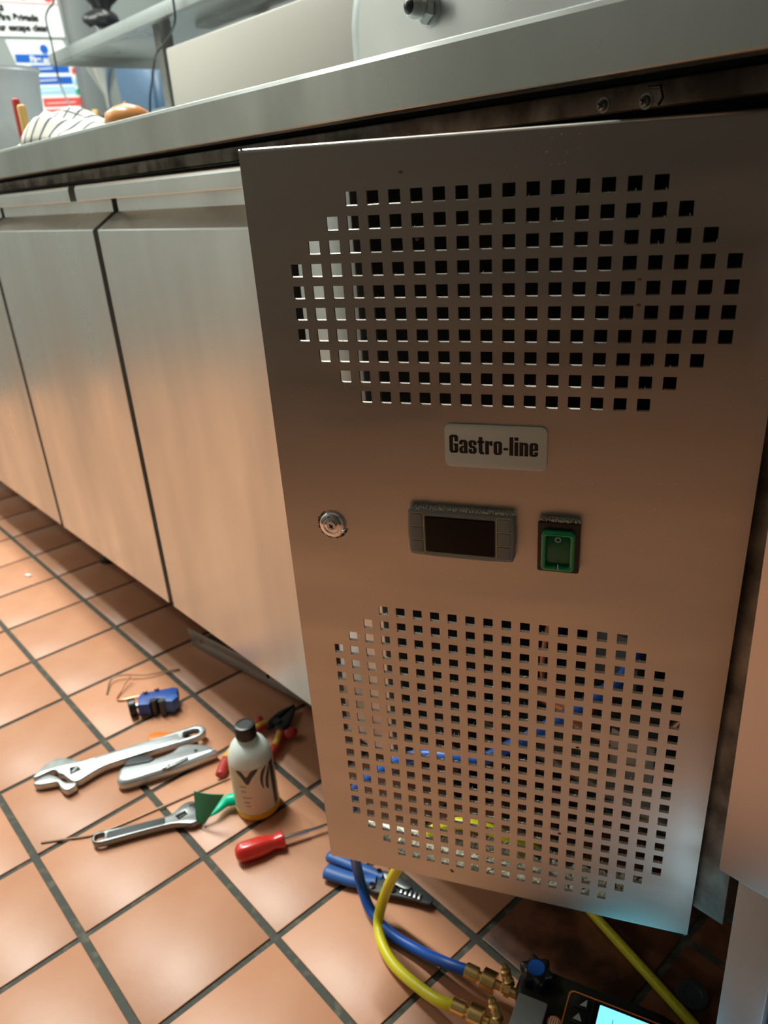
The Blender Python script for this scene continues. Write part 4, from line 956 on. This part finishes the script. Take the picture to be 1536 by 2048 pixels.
for k, (z, ya, yb) in enumerate(((1.264, .920, 1.080), (1.222, .930, 1.085), (1.185, .938, 1.09))):
    wallflat([hole_circle(.893 + k * .006, z + .012, .014, 20)], 'p_blue', 'round_pictogram', S2, .0022)
    q4(ya, yb, z, z + .028, 'p_blue' if k < 2 else 'p_cyan', 'instruction_bar')
    q4(ya + .008, ya + .09, z + .012, z + .016, 'paper', 'print_line', .0034)
    q4(1.09, 1.112, z, z + .022, ('p_red', 'p_cyan', 'p_green')[k], 'colour_square')
q4(.943, 1.105, 1.140, 1.172, 'p_red', 'red_block'); q4(.945, 1.09, 1.110, 1.130, 'p_red', 'red_block'); q4(.955, 1.08, 1.152, 1.155, 'paper', 'print_line', .0034)
# upright pipe/duct beside the signs
bm = nb(); box(bm, -2.29, -2.22, 1.10, 1.19, 0, 2.5, .004); o = obj('grey_duct', bm, 'wall'); tag(o, 'pale grey boxed duct rising beside the safety sign', 'duct')
# black glossy hanging nozzle
HN = thing('black_apron', 'glossy black apron bundle hanging above the left end of the shelf', 'apron', (-1.60, .95, 1.30))
bm = nb(); pr = []
for i in range(25):
    row = []
    z = .012 + .32 * i / 24
    wv = .030 + .055 * (i / 24) + .012 * math.sin(i * 1.1) + (.018 if i < 4 else 0)
    for k in range(20):
        a = 2 * PI * k / 20; r = wv * (1 + .22 * math.sin(3 * a + i * .5))
        row.append(bm.verts.new((r * math.cos(a) * .6, r * math.sin(a), z)))
    pr.append(row)
for A_, B_ in zip(pr, pr[1:]):
    for k in range(20): bm.faces.new((A_[k], A_[(k + 1) % 20], B_[(k + 1) % 20], B_[k]))
bm.faces.new(pr[0][::-1]); bm.faces.new(pr[-1]); obj('folded_cloth', bm, 'black', HN, angle=60)
bm = nb(); tube(bm, crs([(0, 0, .32), (0, 0, .37), (.0, .02, .39), (0, .04, .37)], 5), .003, 8); obj('hook', bm, 'chrome', HN)
# funnel
FN = thing('steel_funnel', 'steel funnel hanging below the shelf end, spout down', 'funnel', (-1.575, .90, 1.06))
bm = nb(); lathe(bm, [(.007, 0), (.009, .045), (.050, .125), (.056, .19), (.058, .19), (.052, .124), (.011, .044), (.008, 0)], 28); obj('cone', bm, 'steel_bright', FN, angle=40)
bm = nb(); tube(bm, crs([(.055, 0, .185), (.03, 0, .23), (0, 0, .25), (-.03, 0, .23), (-.055, 0, .185)], 5), .002, 8); obj('hanging_loop', bm, 'chrome', FN)
# back bench with blue crate, tray and a cork
BB = thing('rear_bench', 'dark work bench at the back of the kitchen below the funnel', 'bench', (-1.5, 1.2, 0))
bm = nb(); box(bm, -.68, 1.2, -.36, .36, .985, 1.01, .003); obj('bench_top', bm, 'steel_dark', BB)
bm = nb(); box(bm, -.66, 1.18, -.33, .35, .09, .984, .003); obj('bench_cupboard', bm, 'wall_l', BB)
for x in (-.6, 1.1):
    for y in (-.28, .3):
        bm = nb(); cyl(bm, (x, y, 0), (x, y, .09), .02, n=16); obj('leg', bm, 'black', BB)
bm = nb(); t = bmesh.new(); bmesh.ops.create_cube(t, size=1)
for v in t.verts: v.co = Vector((v.co.x * (.30 if v.co.z > 0 else .27), v.co.y * .22, (v.co.z + .5) * .20))
merge(bm, t); bmesh.ops.delete(bm, geom=[f for f in bm.faces if f.normal.z > .9], context='FACES_ONLY')
bmesh.ops.bevel(bm, geom=[e for e in bm.edges if abs(e.verts[0].co.z - e.verts[1].co.z) > .1], offset=.02, segments=3, affect='EDGES')
o = obj('blue_crate', bm, 'blue_tub'); o.location = (-1.33, 1.00, 1.0105); s_ = o.modifiers.new('Solidify', 'SOLIDIFY'); s_.thickness = .004; tag(o, 'dull blue plastic crate on the rear bench behind the shelf post', 'crate')
bm = nb(); box(bm, -.10, .22, -.05, .05, 0, .028, .004); o = obj('black_tray', bm, 'black'); o.location = (-1.74, .92, 1.0105); tag(o, 'low black tray on the rear bench under the funnel', 'tray')
bm = nb(); lathe(bm, [(0, 0), (.010, 0), (.0125, .006), (.0125, .022), (.010, .026), (0, .026)], 18); o = obj('cork_stopper', bm, 'wood'); o.location = (-1.665, .885, 1.0390); tag(o, 'small pale cork standing on the black tray', 'cork')
